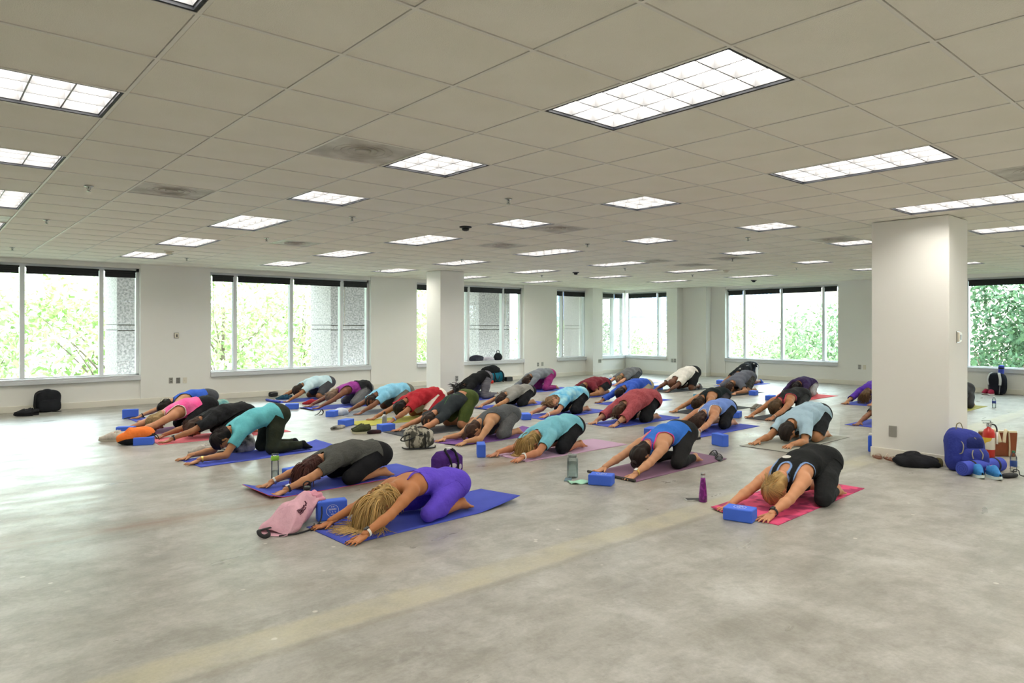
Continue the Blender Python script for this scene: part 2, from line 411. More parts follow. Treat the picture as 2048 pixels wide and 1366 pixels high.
def gaps(lo, hi, cuts):
    out = []; a = lo
    for (c0, c1) in sorted(cuts):
        if c0 > a+.01: out.append((a, c0))
        a = max(a, c1)
    if hi > a+.01: out.append((a, hi))
    return out
for j in range(j0, j1+2):
    if Y0 < gy(j) < WY:
        m = MB()
        for (a, b) in gaps(X0, FX, [(gx(i)+.012, gx(i+1)-.012) for (i, ja, jb) in lights.values() if ja < j < jb]): m.box((a, -.0088, 0), (b, .0088, .03))
        m.obj('grid_bar', M_tbar, ceil, loc=(0, gy(j), CEIL))
bary = MB().box((-.0088, Y0, 0), (.0088, WY, .03)).mesh('grid_bar', M_tbar)
for i in range(i0, i1+2):
    if X0 < gx(i) < FX: link('grid_bar', bary, ceil, loc=(gx(i), 0, CEIL+.0006))
m = MB()
for (a, b) in (((X0, WY-.02), (FX, WY)), ((FX-.02, Y0), (FX, WY))): m.box((a[0], a[1], CEIL), (b[0], b[1], CEIL+.02))
m.obj('wall_angle', M_tbar, ceil)

M_lamp = mat('lamp_diffuser', '#fffaf0', rough=.5, emit=LAMP_STRENGTH)
M_louver = mat('grey_louver', '#858587', rough=.45, spec=.3)
M_dark = mat('dark_reveal', '#23252c', rough=.6)
def make_light(nj):
    """2 ft wide troffer, nj cells of 2 ft long; returns meshes for its parts"""
    w, l = G-.024, nj*G-.024
    fr = MB()
    for (a, b) in (((-w/2, -l/2), (w/2, -l/2+.014)), ((-w/2, l/2-.014), (w/2, l/2)), ((-w/2, -l/2), (-w/2+.014, l/2)), ((w/2-.014, -l/2), (w/2, l/2))):
        fr.box((a[0], a[1], .0), (b[0], b[1], .075))
    pn = MB().box((-w/2+.012, -l/2+.012, .07), (w/2-.012, l/2-.012, .078))
    lv = MB(); nx, ny = 3, 3*nj
    def blade(a, b, th0=.004, th1=.011):
        a, b = Vector(a), Vector(b); d = (b-a).normalized(); n = Vector((-d.y, d.x, 0))
        z0, z1 = .014, .066
        vs = [a-n*th0+Vector((0, 0, z0)), b-n*th0+Vector((0, 0, z0)), b+n*th0+Vector((0, 0, z0)), a+n*th0+Vector((0, 0, z0)),
              a-n*th1+Vector((0, 0, z1)), b-n*th1+Vector((0, 0, z1)), b+n*th1+Vector((0, 0, z1)), a+n*th1+Vector((0, 0, z1))]
        lv.add(vs, [(3, 2, 1, 0), (0, 1, 5, 4), (2, 3, 7, 6), (1, 2, 6, 5), (3, 0, 4, 7)])
    W, Ln = w-.03, l-.03
    for k in range(nx+1): x = -W/2+W*k/nx; blade((x, -Ln/2, 0), (x, Ln/2, 0))
    for k in range(ny+1): y = -Ln/2+Ln*k/ny; blade((-W/2, y, 0), (W/2, y, 0))
    return fr.mesh('light_frame', M_dark), pn.mesh('light_panel', M_lamp), lv.mesh('light_louver', M_louver)
LIGHTS = []
LM = {1: make_light(1), 2: make_light(2)}
for (i, a, b) in lights.values():
    n = b-a; c = (gx(i)+G/2, (gy(a)+gy(b))/2, CEIL+.002)
    L_ = empty('ceiling_light', c)
    for nm, me in zip(('frame', 'light_panel', 'louver'), LM[n]): link(nm, me, L_)
    LIGHTS.append((L_, n)); tag(L_, 'long two by four foot troffer light with louvred cells in the ceiling' if n == 2 else 'square two foot troffer light with louvred cells in the ceiling', 'ceiling light', 'long troffer lights' if n == 2 else 'square troffer lights')
M_diff = mat('diffuser_metal', '#dcd9d0', rough=.5, col2='#b3afa5', nscale=4)
def make_diff():
    m = MB(); h = G/2-.014
    m.grid(lambda u, v: ((u-.5)*2*h, (v-.5)*2*h, .008+.008*max(0, 1-((u-.5)**2+(v-.5)**2)*9)), 12, 12)
    p = m.mesh('diffuser_plate', M_diff, True)
    r = MB()
    for k in range(4): r.lathe([(.05+.05*k, .014), (.053+.05*k, .004), (.056+.05*k, .014)], 28)
    return p, r.mesh('diffuser_ring', M_diff, True)
DM = make_diff()
dlab = {(0, 4): 'stained grey air diffuser panel beside the square troffer light', (-1, 8): 'grey air diffuser panel between two sprinkler heads', (6, 7): 'grey diffuser panel touching a square troffer light', (7, 10): 'grey diffuser panel near the long lights'}
for (i, j) in diffs:
    d = empty('air_diffuser', (gx(i)+G/2, gy(j)+G/2, CEIL))
    link('plate', DM[0], d); link('ring', DM[1], d)
    tag(d, dlab.get((i, j), 'flat grey square air diffuser panel in the far part of the ceiling'), 'air vent', 'air diffuser panels')
M_chrome = mat('chrome', '#b9bab8', rough=.25, metal=1)
def make_spr():
    a = MB().lathe([(.004, 0), (.038, -.004), (.034, -.010), (.012, -.012)], 16)
    b = MB(); b.tube([(0, 0, -.01), (0, 0, -.045)], .006, 8); b.lathe([(.004, -.046), (.018, -.046), (.018, -.050), (.004, -.052)], 12)
    b.tube([(-.011, 0, -.012), (-.013, 0, -.03), (0, 0, -.046)], .0028, 5); b.tube([(.011, 0, -.012), (.013, 0, -.03), (0, 0, -.046)], .0028, 5)
    return a.mesh('escutcheon', M_chrome, True), b.mesh('sprinkler_head', M_chrome, True)
SM = make_spr()
for (i, j) in [(-1.5, 8.83), (-1.5, 13), (-1.5, 19), (2.58, 19), (2.58, 12.9), (2.6, 8.85), (3.6, 5.6), (8.8, 8.85), (10.6, 5.6), (8.8, 14), (8.9, 19), (14.6, 8.5), (14.8, 12.8), (19, 8.8), (19, 13), (14.8, 17)]:
    s_ = empty('sprinkler', (gx(i), gy(j), CEIL+.004))
    link('escutcheon', SM[0], s_); link('head', SM[1], s_)
    tag(s_, 'small chrome pendent sprinkler head under the ceiling tiles', 'sprinkler', 'sprinkler heads')
M_blackpl = mat('black_plastic', '#222326', rough=.45)
for (i, j, col, lb) in [(4.9, 8.5, 0, 'black round ceiling speaker between the square troffer lights'), (14.84, 15.2, 0, 'black round ceiling speaker near the narrow window'), (23.6, 13.1, 0, 'black round ceiling speaker near the far wall window'), (1.7, 17.4, 1, 'ivory smoke detector beside a troffer light near the left wall'), (18.2, 11, 1, 'ivory smoke detector beside a long troffer light')]:
    s_ = empty('smoke_detector' if col else 'ceiling_speaker', (gx(i), gy(j), CEIL+.004))
    MB().lathe([(.004, 0), (.075, 0), (.075, -.012), (.05, -.02), (.004, -.02)], 22).obj('base', M_plastic_w if col else M_blackpl, s_, smooth=True)
    MB().lathe([(.045, -.018), (.042, -.045), (.02, -.055), (.004, -.055)], 18).obj('dome', M_plastic_w if col else M_blackpl, s_, smooth=True)
    tag(s_, lb, 'smoke detector' if col else 'speaker')
# ------------------------------------------------------------------ people: implicit-surface figures
def snet(F, iso, org, h):
    """surface nets on a scalar grid; returns verts (n,3), quads (m,4)"""
    S = F < iso
    c = np.zeros(tuple(d-1 for d in F.shape), np.uint8)
    for dx in (0, 1):
        for dy in (0, 1):
            for dz in (0, 1):
                c += S[dx:F.shape[0]-1+dx, dy:F.shape[1]-1+dy, dz:F.shape[2]-1+dz]
    act = np.argwhere((c > 0) & (c < 8)); n = len(act)
    if n == 0: return np.zeros((0, 3)), np.zeros((0, 4), int)
    idx = np.full(c.shape, -1, np.int64); idx[act[:, 0], act[:, 1], act[:, 2]] = np.arange(n)
    cor = [(a, b, d) for a in (0, 1) for b in (0, 1) for d in (0, 1)]
    val = np.stack([F[act[:, 0]+a, act[:, 1]+b, act[:, 2]+d] for a, b, d in cor], 1)-iso
    acc = np.zeros((n, 3)); cnt = np.zeros(n)
    ca = np.array(cor, float)
    for p in range(8):
        for q in range(p+1, 8):
            if sum(abs(ca[p]-ca[q])) != 1: continue
            x = (val[:, p] < 0) != (val[:, q] < 0)
            t = val[:, p]/np.where(x, val[:, p]-val[:, q], 1)
            acc[x] += (ca[p]+(ca[q]-ca[p])*t[:, None])[x]; cnt[x] += 1
    V = (act+acc/cnt[:, None])*h+org
    Q = []
    for ax in range(3):
        o1, o2 = [(1, 2), (2, 0), (0, 1)][ax]
        sl0 = [slice(None)]*3; sl1 = [slice(None)]*3; sl0[ax] = slice(0, -1); sl1[ax] = slice(1, None)
        A, B = S[tuple(sl0)], S[tuple(sl1)]
        e = np.argwhere(A != B)
        ok = (e[:, o1] > 0) & (e[:, o2] > 0) & (e[:, o1] < F.shape[o1]-1) & (e[:, o2] < F.shape[o2]-1); e = e[ok]
        def cell(d1, d2):
            k = e.copy(); k[:, o1] += d1; k[:, o2] += d2; return idx[k[:, 0], k[:, 1], k[:, 2]]
        q = np.stack([cell(-1, -1), cell(0, -1), cell(0, 0), cell(-1, 0)], 1)
        fl = ~A[e[:, 0], e[:, 1], e[:, 2]]
        q[fl] = q[fl][:, ::-1]; Q.append(q)
    Q = np.concatenate(Q); Q = Q[(Q >= 0).all(1)]
    return V, Q
def relax(V, Q, it=1, w=.5):
    for _ in range(it):
        acc = np.zeros_like(V); cnt = np.zeros(len(V))
        for a, b in ((0, 1), (1, 2), (2, 3), (3, 0)):
            np.add.at(acc, Q[:, a], V[Q[:, b]]); np.add.at(acc, Q[:, b], V[Q[:, a]])
            np.add.at(cnt, Q[:, a], 1); np.add.at(cnt, Q[:, b], 1)
        V = V*(1-w)+w*acc/np.maximum(cnt, 1)[:, None]
    return V
def vnormals(V, Q):
    n = np.cross(V[Q[:, 2]]-V[Q[:, 0]], V[Q[:, 3]]-V[Q[:, 1]]); N = np.zeros_like(V)
    for k in range(4): np.add.at(N, Q[:, k], n)
    return N/np.maximum(np.linalg.norm(N, axis=1), 1e-9)[:, None]
def clip(V, Tr, g):
    """keep g>0 of triangle mesh"""
    s = g[Tr] > 0; k = s.sum(1)
    out = [Tr[k == 3]]; nv = [V]; nxt = len(V); ng = [g]
    part = Tr[(k == 1) | (k == 2)]; ps = g[part] > 0
    if len(part):
        inv = ps.sum(1) == 2                                   # lone vertex is the outside one
        lone = np.where(inv, np.argmin(ps, 1), np.argmax(ps, 1)); r = np.arange(len(part))
        a, b, c = part[r, lone], part[r, (lone+1) % 3], part[r, (lone+2) % 3]
        keys = np.concatenate([np.sort(np.stack([a, b], 1), 1), np.sort(np.stack([a, c], 1), 1)])
        u, iv = np.unique(keys[:, 0]*(len(V)+1)+keys[:, 1], return_inverse=True)
        p, q = u//(len(V)+1), u % (len(V)+1)
        t = g[p]/(g[p]-g[q]); nv.append(V[p]+(V[q]-V[p])*t[:, None])
        ab, ac = nxt+iv[:len(part)], nxt+iv[len(part):]
        out.append(np.stack([a, ab, ac], 1)[~inv])
        out.append(np.stack([ab, b, c], 1)[inv]); out.append(np.stack([ab, c, ac], 1)[inv])
    T2 = np.concatenate(out); VV = np.concatenate(nv)
    used, iv = np.unique(T2, return_inverse=True)
    return VV[used], iv.reshape(-1, 3)
def np_mesh(name, V, Fc, mats, mi=None, smooth=True):
    me = bpy.data.meshes.new(name); n = len(V); k = Fc.shape[1]; m = len(Fc)
    me.vertices.add(n); me.vertices.foreach_set('co', np.ascontiguousarray(V, np.float32).ravel())
    me.loops.add(m*k); me.loops.foreach_set('vertex_index', np.ascontiguousarray(Fc, np.int32).ravel())
    me.polygons.add(m); me.polygons.foreach_set('loop_start', np.arange(0, m*k, k, dtype=np.int32))
    try: me.polygons.foreach_set('loop_total', np.full(m, k, np.int32))
    except Exception: pass
    if not isinstance(mats, (list, tuple)): mats = [mats]
    for x in mats: me.materials.append(x)
    if mi is not None: me.polygons.foreach_set('material_index', np.ascontiguousarray(mi, np.int32))
    me.polygons.foreach_set('use_smooth', np.full(m, smooth)); me.update(calc_edges=True); me.validate(); return me
def split_mesh(m, fn):
    V = np.array([tuple(v) for v in m.v], float); Tr = []
    for f in m.f:
        for k in range(1, len(f)-1): Tr.append((f[0], f[k], f[k+1]))
    Tr = np.array(Tr); g = fn(V)
    return clip(V, Tr, g), clip(V, Tr, -g)
class Sdf:
    def __init__(s): s.p = []                     # (a, b, ra, rb, squash-frame or None, k)
    def cap(s, a, b, ra, rb, k=.02, sy=1.0, sz=1.0): s.p.append((np.array(a, float), np.array(b, float), ra, rb, k, sy, sz))
    def dist(s, P, pr):
        a, b, ra, rb, k, sy, sz = pr
        sc = np.array([1, 1/sy, 1/sz]); A = a*sc; B = b*sc; X = P*sc
        ab = B-A; t = np.clip(((X-A)@ab)/max(ab@ab, 1e-9), 0, 1)
        return np.linalg.norm(X-(A+t[..., None]*ab), axis=-1)-(ra+(rb-ra)*t)
    def field(s, h, margin=.05):
        lo = np.min([np.minimum(p[0], p[1])-max(p[2], p[3])*max(1, p[5], p[6])-margin for p in s.p], 0)
        hi = np.max([np.maximum(p[0], p[1])+max(p[2], p[3])*max(1, p[5], p[6])+margin for p in s.p], 0)
        n = np.ceil((hi-lo)/h).astype(int)+2
        F = np.full(tuple(n), .5, np.float32)
        for p in s.p:
            r = max(p[2], p[3])*np.array([1, max(1, p[5]), max(1, p[6])])+margin
            i0 = np.maximum(((np.minimum(p[0], p[1])-r-lo)/h).astype(int), 0); i1 = np.minimum(((np.maximum(p[0], p[1])+r-lo)/h).astype(int)+2, n)
            ax = [lo[q]+np.arange(i0[q], i1[q])*h for q in range(3)]
            P = np.stack(np.meshgrid(*ax, indexing='ij'), -1)
            d = s.dist(P, p).astype(np.float32)
            sub = F[i0[0]:i1[0], i0[1]:i1[1], i0[2]:i1[2]]; k = p[4]
            hh = np.maximum(k-np.abs(sub-d), 0)/k
            F[i0[0]:i1[0], i0[1]:i1[1], i0[2]:i1[2]] = np.minimum(sub, d)-hh*hh*k*.25
        return F, lo
# ---- hand template: wrist at origin, fingers to +X, back of hand +Z, thumb on -Y side
def hand_template(h):
    S = Sdf()
    S.cap((-.035, 0, .004), (.02, 0, .003), .026, .027, .012, 1.05, .8)
    for y in (-.026, -.009, .009, .026): S.cap((.02, y*.7, .0), (.088, y, -.003), .0165, .0125, .012)
    fin = [(-.030, .074, -.30), (-.0105, .084, -.09), (.0105, .078, .10), (.029, .060, .34)]
    for (y, L_, an) in fin:
        c_, s_ = math.cos(an), math.sin(an); p0 = np.array((.086, y, -.003)); d = np.array((c_, s_, 0))
        p1 = p0+d*L_*.48+np.array((0, 0, .006)); p2 = p0+d*L_*.78+np.array((0, 0, .001)); p3 = p0+d*L_+np.array((0, 0, -.008))
        S.cap(p0, p1, .0096, .0084, .003); S.cap(p1, p2, .0084, .0076, .003); S.cap(p2, p3, .0076, .0062, .003)
    S.cap((.012, -.022, -.002), (.042, -.056, -.004), .016, .0125, .010); S.cap((.042, -.056, -.004), (.072, -.080, -.006), .0115, .0080, .004)
    F, lo = S.field(h, .03); V, Q = snet(F, 0., lo, h); V = relax(V, Q, 1, .4)
    tips = [np.array((.086+L_*.90*math.cos(a), y+L_*.90*math.sin(a), .001)) for (y, L_, a) in fin]+[np.array((.070, -.079, .002))]
    return V, Q, tips
HANDS = {'hi': hand_template(.0040), 'lo': hand_template(.0060)}
# ---- head template: centre of skull at origin, crown +Z, face +X
def head_template(h):
    S = Sdf()
    S.cap((-.018, 0, .028), (.012, 0, .030), .088, .085, .02, .86, 1.0)
    S.cap((.022, 0, -.02), (.030, 0, -.065), .066, .046, .03, .92, 1.0)
    S.cap((.052, 0, -.088), (.054, 0, -.094), .026, .024, .03, 1.2, 1.)
    S.cap((.092, 0, .012), (.108, 0, -.026), .010, .0135, .012); S.cap((.100, -.012, -.030), (.100, .012, -.030), .0095, .0095, .010)
    S.cap((.080, -.032, .026), (.080, .032, .026), .014, .014, .015)
    S.cap((.082, -.016, -.058), (.082, .016, -.058), .010, .010, .008)
    for y in (-1, 1):
        S.cap((.064, y*.042, -.020), (.050, y*.050, -.030), .022, .022, .02)
        S.cap((-.004, y*.079, .010), (.002, y*.080, -.026), .017, .012, .008, .45, 1.)
    S.cap((-.03, 0, -.04), (-.045, 0, -.11), .060, .054, .03, 1., 1.)
    F, lo = S.field(h, .04); V, Q = snet(F, 0., lo, h)
    c = V[Q].mean(1); mi = np.zeros(len(Q), int)
    for y in (-.033, .033): mi[((c-np.array((.083, y, .004)))**2/np.array((.02**2, .014**2, .0055**2))).sum(1) < 1] = 1
    mi[((c-np.array((.09, 0, -.058)))**2/np.array((.02**2, .026**2, .0085**2))).sum(1) < 1] = 2
    S2 = Sdf(); S2.cap((-.018, 0, .028), (.012, 0, .030), .088, .085, .02, .86, 1.0); S2.cap((-.02, 0, 0), (-.042, 0, -.095), .078, .060, .02, .92, 1.)
    F2, lo2 = S2.field(h*1.3, .06)
    return V, Q, mi, F2, lo2, h*1.3
HEADS = {'hi': head_template(.0065), 'lo': head_template(.010)}
def hair_cap(lod, off, style):
    V0, Q0, mi, F2, lo2, h2 = HEADS[lod]
    V, Q = snet(F2, off, lo2, h2); N = vnormals(V, Q)
    wob = .0030*(np.sin(V[:, 1]*160+V[:, 0]*30)+np.sin(V[:, 1]*97+V[:, 2]*60+1))
    V = V+N*wob[:, None]
    Tr = np.concatenate([Q[:, [0, 1, 2]], Q[:, [0, 2, 3]]])
    x, y, z = V[:, 0], V[:, 1], V[:, 2]
    front = np.maximum((.020-x), (z-.062)*1.1)                   # behind the ears or above the hairline
    low = z+(.075 if style == 'short' else .105)
    ear = np.hypot(x-.0, z+.008)-.020 if style == 'short' else np.full(len(x), 1.)
    ear = np.where(np.abs(y) > .06, ear, 1.)
    return clip(V, Tr, np.minimum(np.minimum(front, low), ear))
CAPS = {}
def cap_of(lod, off, style):
    k = (lod, off, style)
    if k not in CAPS: CAPS[k] = hair_cap(*k)
    return CAPS[k]
def strands_mesh(name, paths, mats, r0=.006, n=4, parent=None):
    """locks of hair: tapered tubes with a per-lock tone"""
    V = []; Fc = []; C = []; o = 0
    for P in paths:
        P = np.asarray(P); k = len(P); T = np.gradient(P, axis=0); T /= np.maximum(np.linalg.norm(T, axis=1), 1e-9)[:, None]
        ref = np.array((.3, .9, .2)); A = np.cross(T, ref); A /= np.maximum(np.linalg.norm(A, axis=1), 1e-6)[:, None]; B = np.cross(T, A)
        r = r0*np.linspace(1, .30, k)*(.7+.6*random.random())
        for j in range(n):
            a = 2*PI*j/n; V.append(P+(A*math.cos(a)*1.5+B*math.sin(a)*.7)*r[:, None])
        base = o+np.arange(k-1)
        for j in range(n):
            j2 = (j+1) % n; Fc.append(np.stack([base+j*k, base+j2*k, base+j2*k+1, base+j*k+1], 1))
        tone = .62+.75*random.random(); C.append(np.full((n*k, 3), tone)); o += n*k
    V = np.concatenate(V); Fc = np.concatenate(Fc); C = np.concatenate(C)
    me = np_mesh(name, V, Fc, mats)
    at = me.color_attributes.new('tone', 'FLOAT_COLOR', 'POINT')
    at.data.foreach_set('color', np.concatenate([C, np.ones((len(C), 1))], 1).astype(np.float32).ravel())
    return link(name, me, parent)
def fall(root, d, n, step, grav, ell, floor=.012, noise=.12, spread=None):
    """let a lock slide off the head (ellipsoid ell = (M, radius)) and down to the mat"""
    p = np.array(root, float); d = np.array(d, float); out = [p.copy()]
    c, r = ell
    for k in range(n):
        d = d+np.array((0, 0, -grav))+RNG.normal(0, noise, 3)*step*4
        d /= np.linalg.norm(d); p = p+d*step
        q = p-c; L_ = np.linalg.norm(q)
        if L_ < r: p = c+q/L_*r
        if p[2] < floor: p[2] = floor+.004*random.random(); d[2] = max(d[2], 0); d[:2] *= 1.2
        out.append(p.copy())
    return out
def skin(col): return mat('skin_'+col, col, rough=.5, spec=.35, col2=None, bump=.05, bscale=120)
def hairmat(col): return mat('hair_'+col, col, rough=.6, spec=.3, col2=None, attr='tone', bump=.6, bscale=140, stretch=(1, 2.2, 1))
M_eye = mat('eye_dark', '#2a2019', rough=.3); 
def band_ring(c, ax, r, w, th, n=20):
    ax = Vector(ax).normalized(); a = ax.orthogonal().normalized(); b = ax.cross(a); m = MB(); vs = []; fs = []
    for i in range(n):
        an = 2*PI*i/n; d = a*math.cos(an)+b*math.sin(an)
        for (rr, ww) in ((r, -w/2), (r+th, -w/2), (r+th, w/2), (r, w/2)): vs.append(Vector(c)+d*rr+ax*ww)
    for i in range(n):
        j = (i+1) % n
        for k in range(4): fs.append((i*4+k, i*4+(k+1) % 4, j*4+(k+1) % 4, j*4+k))
    m.add(vs, fs); return m
def lerp(a, b, t): return a+(b-a)*t
def seg_t(P, a, b):
    ab = b-a; t = ((P-a)@ab)/(ab@ab); tc = np.clip(t, 0, 1)
    return t, np.linalg.norm(P-(a+tc[:, None]*ab), axis=1)

def person(label, pose, sk, top, bottom, hair, build=1.0, lod='hi', hx=.0125, feet=None, acc=(), headturn=0., headpos=None, handdz=0., group=None, kw=.2, bentL=0., bentR=0., belly=0., arch=.042, headdrop=0., shoes=None, arm=1.0):
    xk, yc, ang, s, zh, zs, wh = pose
    if hx > .0108: hx *= 1.13
    A = lambda *p: np.array(p, float)
    # ---- joints in the body frame: +X to the hands, +Y the person's left, floor z=0
    ah = math.sqrt(max((.42*s)**2-(zh-.07)**2, .0004))
    hip = A(-ah, 0, zh); sa = -ah+math.sqrt(max((.515*s)**2-(zh-zs)**2, .01)); sh = A(sa, 0, zs)
    rch = math.sqrt(max((.71*s)**2-(zs-.03)**2-(wh-.17*s)**2, .01))
    hd = A(sa+.175*s, 0, max(zs-.085+headdrop, .115)) if headpos is None else A(*headpos)
    J = {}
    S = Sdf(); b_ = build
    lab = []                                      # limb of each primitive
    def cap(g, *a, **k): S.cap(*a, **k); lab.append(g)
    # torso
    dirv = (sh-hip)/np.linalg.norm(sh-hip); upv = A(-dirv[2], 0, dirv[0])
    sp = lambda t, u=0.: hip+(sh-hip)*t+upv*(arch*math.sin(PI*min(max(t, 0), 1))+u)
    cap('torso', sp(-.02)+A(0, -.045*b_, 0), sp(-.02)+A(0, .045*b_, 0), .118*b_, .118*b_, k=.04, sz=.95)
    for y in (-1, 1): cap('torso', hip+A(-.045, y*.075*b_, -.01), hip+A(-.02, y*.085*b_, .005), .098*b_, .095*b_, k=.04)
    cap('torso', sp(.1), sp(.5), .104*b_, .096*b_+belly, k=.05, sy=1.28)
    cap('torso', sp(.5), sp(.84), .098*b_+belly*.5, .092*b_, k=.05, sy=1.38)
    cap('torso', sp(.80)+A(0, -.085*s, 0), sp(.80)+A(0, .085*s, 0), .078*b_, .078*b_, k=.05)
    cap('torso', sh+A(-.01, -.12*s, .01), sh+A(-.01, .12*s, .01), .062*b_, .062*b_, k=.04)
    neck = sh+A(.03, 0, .012); nk2 = hd+A(-.085*s, 0, .030)
    cap('neck', neck, nk2, .056, .052, k=.03)
    # arms
    for side, y in (('L', 1), ('R', -1)):
        bent = bentL if side == 'L' else bentR
        so = sh+A(.0, y*.165*s, 0.)
        tip = A(sa+rch*(1-bent*.45), y*(wh+bent*.06), .0)
        fw = tip-so; fw[2] = 0; fw /= np.linalg.norm(fw)
        wr = tip-fw*.172*s; wr[2] = .040
        ua, fa = .285*s*arm, .25*s*arm; D = np.linalg.norm(wr-so)
        if D > (ua+fa)*.998: k_ = D/(ua+fa)*1.003; ua *= k_; fa *= k_
        dd = (wr-so)/D; aa = (ua*ua-fa*fa+D*D)/(2*D); hh = math.sqrt(max(ua*ua-aa*aa, 0))
        pole = A(0, y*.75, -.65 if bent == 0 else -.35) if arm < 1.02 else A(0, y*.35, -.95); pole -= dd*(pole@dd); pole /= np.linalg.norm(pole)
        el = so+dd*aa+pole*hh; el[2] = max(el[2], .045)
        J['so'+side], J['el'+side], J['wr'+side], J['tip'+side], J['fw'+side] = so, el, wr, tip, fw
        g = 'arm'+side
        cap(g, so, lerp(so, el, .45), .057*b_, .047*b_, k=.03); cap(g, lerp(so, el, .45), el, .047*b_, .038*b_, k=.02)
        cap(g, el, lerp(el, wr, .3), .038*b_, .039*b_, k=.02); cap(g, lerp(el, wr, .3), wr+fw*.01, .039*b_, .0255, k=.02)
    # legs
    for side, y in (('L', 1), ('R', -1)):
        kn = A(0., y*kw, .068); hj = hip+A(.0, y*.085*b_, -.02); ak = A(-.395*s, y*.12, .058); toe = A(-.50*s, y*.115, .026)
        if feet == 'tucked': ak = A(-.36*s, y*.12, .085); toe = A(-.40*s, y*.12, .02)
        J['kn'+side], J['hj'+side], J['ak'+side], J['toe'+side] = kn, hj, ak, toe
        g = 'leg'+side
        cap(g, hj, lerp(hj, kn, .5), .098*b_, .084*b_, k=.04); cap(g, lerp(hj, kn, .5), kn, .084*b_, .062*b_, k=.03)
        cap(g, kn, lerp(kn, ak, .35), .058*b_, .056*b_, k=.02); cap(g, lerp(kn, ak, .35), ak, .056*b_, .036, k=.02)
        g = 'foot'+side
        if feet == 'tucked':
            cap(g, ak+A(-.035, 0, .02), ak+A(-.02, 0, -.01), .031, .034, k=.02); cap(g, ak+A(-.03, 0, 0), toe+A(-.03, 0, .03), .033, .033, k=.02, sy=1.25)
            cap(g, toe+A(-.03, 0, .02), toe+A(.03, 0, .0), .022, .018, k=.02, sy=1.8)
        else:
            cap(g, ak+A(-.030, 0, .022), ak+A(-.015, 0, .006), .030, .034, k=.02)
            mid = lerp(ak, toe, .62); cap(g, ak, mid, .034, .029, k=.02, sy=1.2); cap(g, mid, toe, .028, .017, k=.015, sy=1.6)
            for q in range(5): cap(g, toe+A(.01, (q-2)*.015, .002), toe+A(-.026+.004*abs(q-.5 if y < 0 else q-3.5), (q-2)*.0165, -.004), .0115, .0095, k=.005)
    F, lo = S.field(hx, .07)
    V, Q = snet(F, 0., lo, hx); V = relax(V, Q, 1, .35)
    parts_V = [V]; parts_Q = [Q]; parts_m = [np.zeros(len(Q), int)]; off = len(V)
    # hands
    hv, hq, tips = HANDS[lod]
    nails = []
    for side, y in (('L', 1), ('R', -1)):
        fw = J['fw'+side]; lat = A(-fw[1], fw[0], 0); wr = J['wr'+side]
        sc = s*.98; hv2 = hv.copy(); q2 = hq
        yy = hv2[:, 1]*(1 if side == 'L' else -1)
        if side == 'R': q2 = hq[:, ::-1]
        # slope from wrist height down to the mat
        zz = hv2[:, 2]+.018-.022*np.clip(hv2[:, 0]/.09, -.6, 1)+.020*np.clip(-(hv2[:, 0]-.02)/.06, 0, 1)*0
        X = wr[None, :]*A(1, 1, 0)+fw*(hv2[:, 0:1]*sc)+lat*(yy[:, None]*sc); X[:, 2] = zz*sc+.014+handdz
        parts_V.append(X); parts_Q.append(q2+off); parts_m.append(np.zeros(len(q2), int)); off += len(X)
        for tp in tips:
            nails.append(wr*A(1, 1, 0)+fw*tp[0]*sc+lat*(tp[1]*(1 if side == 'L' else -1))*sc+A(0, 0, .0135))
    # head: crown forward-down, face to the mat, turned by headturn about the crown axis
    cr = hd-(neck+A(-.10, 0, .02)); cr /= np.linalg.norm(cr); cr = cr*A(1, 1, 1); cr = A(cr[0], 0, min(cr[2], -.12)); cr /= np.linalg.norm(cr)
    fc = A(cr[2], 0, -cr[0]); lt = np.cross(cr, fc)
    ct, st = math.cos(headturn), math.sin(headturn); fc, lt = fc*ct+lt*st, lt*ct-fc*st
    RM = np.stack([fc, lt, cr], 1)
    hv, hq, hmi = HEADS[lod][:3]; hs = 1.07*s
    X = hv@RM.T*hs+hd
    if np.linalg.det(RM) < 0: hq = hq[:, ::-1]
    parts_V.append(X); parts_Q.append(hq+off); parts_m.append(hmi); off += len(X)
    lip = mat('lip_'+sk, tuple(min(1, c*f) for c, f in zip([int(sk[i:i+2], 16)/255 for i in (1, 3, 5)], (.88, .66, .66))), rough=.4)
    VB = np.concatenate(parts_V); QB = np.concatenate(parts_Q)
    lift = .0085; VB[:, 2] = np.maximum(VB[:, 2], .0005)
    body = link('person', np_mesh('person', VB, QB, [skin(sk), M_eye, lip], np.concatenate(parts_m)), None, (xk, yc, lift), (0, 0, PI+R(ang)))
    tag(body, label, 'person', group)
    # ---- clothing: offset shells of the same body, cut along hems
    def limb_fields(P):
        D = {}
        for pr, g in zip(S.p, lab):
            d = S.dist(P, pr); D[g] = np.minimum(D.get(g, 1e3), d)
        return D
    def shell(off_, wr=.0):
        V, Q = snet(F, off_, lo, hx); V = relax(V, Q, 1, .3)
        if wr:
            N = vnormals(V, Q); x, y, z = V.T
            f = np.sin(x*31+y*23+2*np.sin(z*19+y*9))*.5+np.sin(x*57-y*41+z*33+1.3)*.3+np.sin(x*17+z*43+y*63)*.35
            V = V+N*(f*wr)[:, None]
        V[:, 2] = np.maximum(V[:, 2], .002)
        Tr = np.concatenate([Q[:, [0, 1, 2]], Q[:, [0, 2, 3]]])
        return V, Tr, limb_fields(V)
    def cloth_child(name, V, T, m, solid=.004):
        if len(T) < 4: return None
        o = link(name, np_mesh(name, V, T, m), body)
        if lod == 'hi' and solid: md = o.modifiers.new('solid', 'SOLIDIFY'); md.thickness = solid; md.offset = -1
        return o
    L_ = np.linalg.norm(sh-hip)
    hem = top.get('hem', .10)
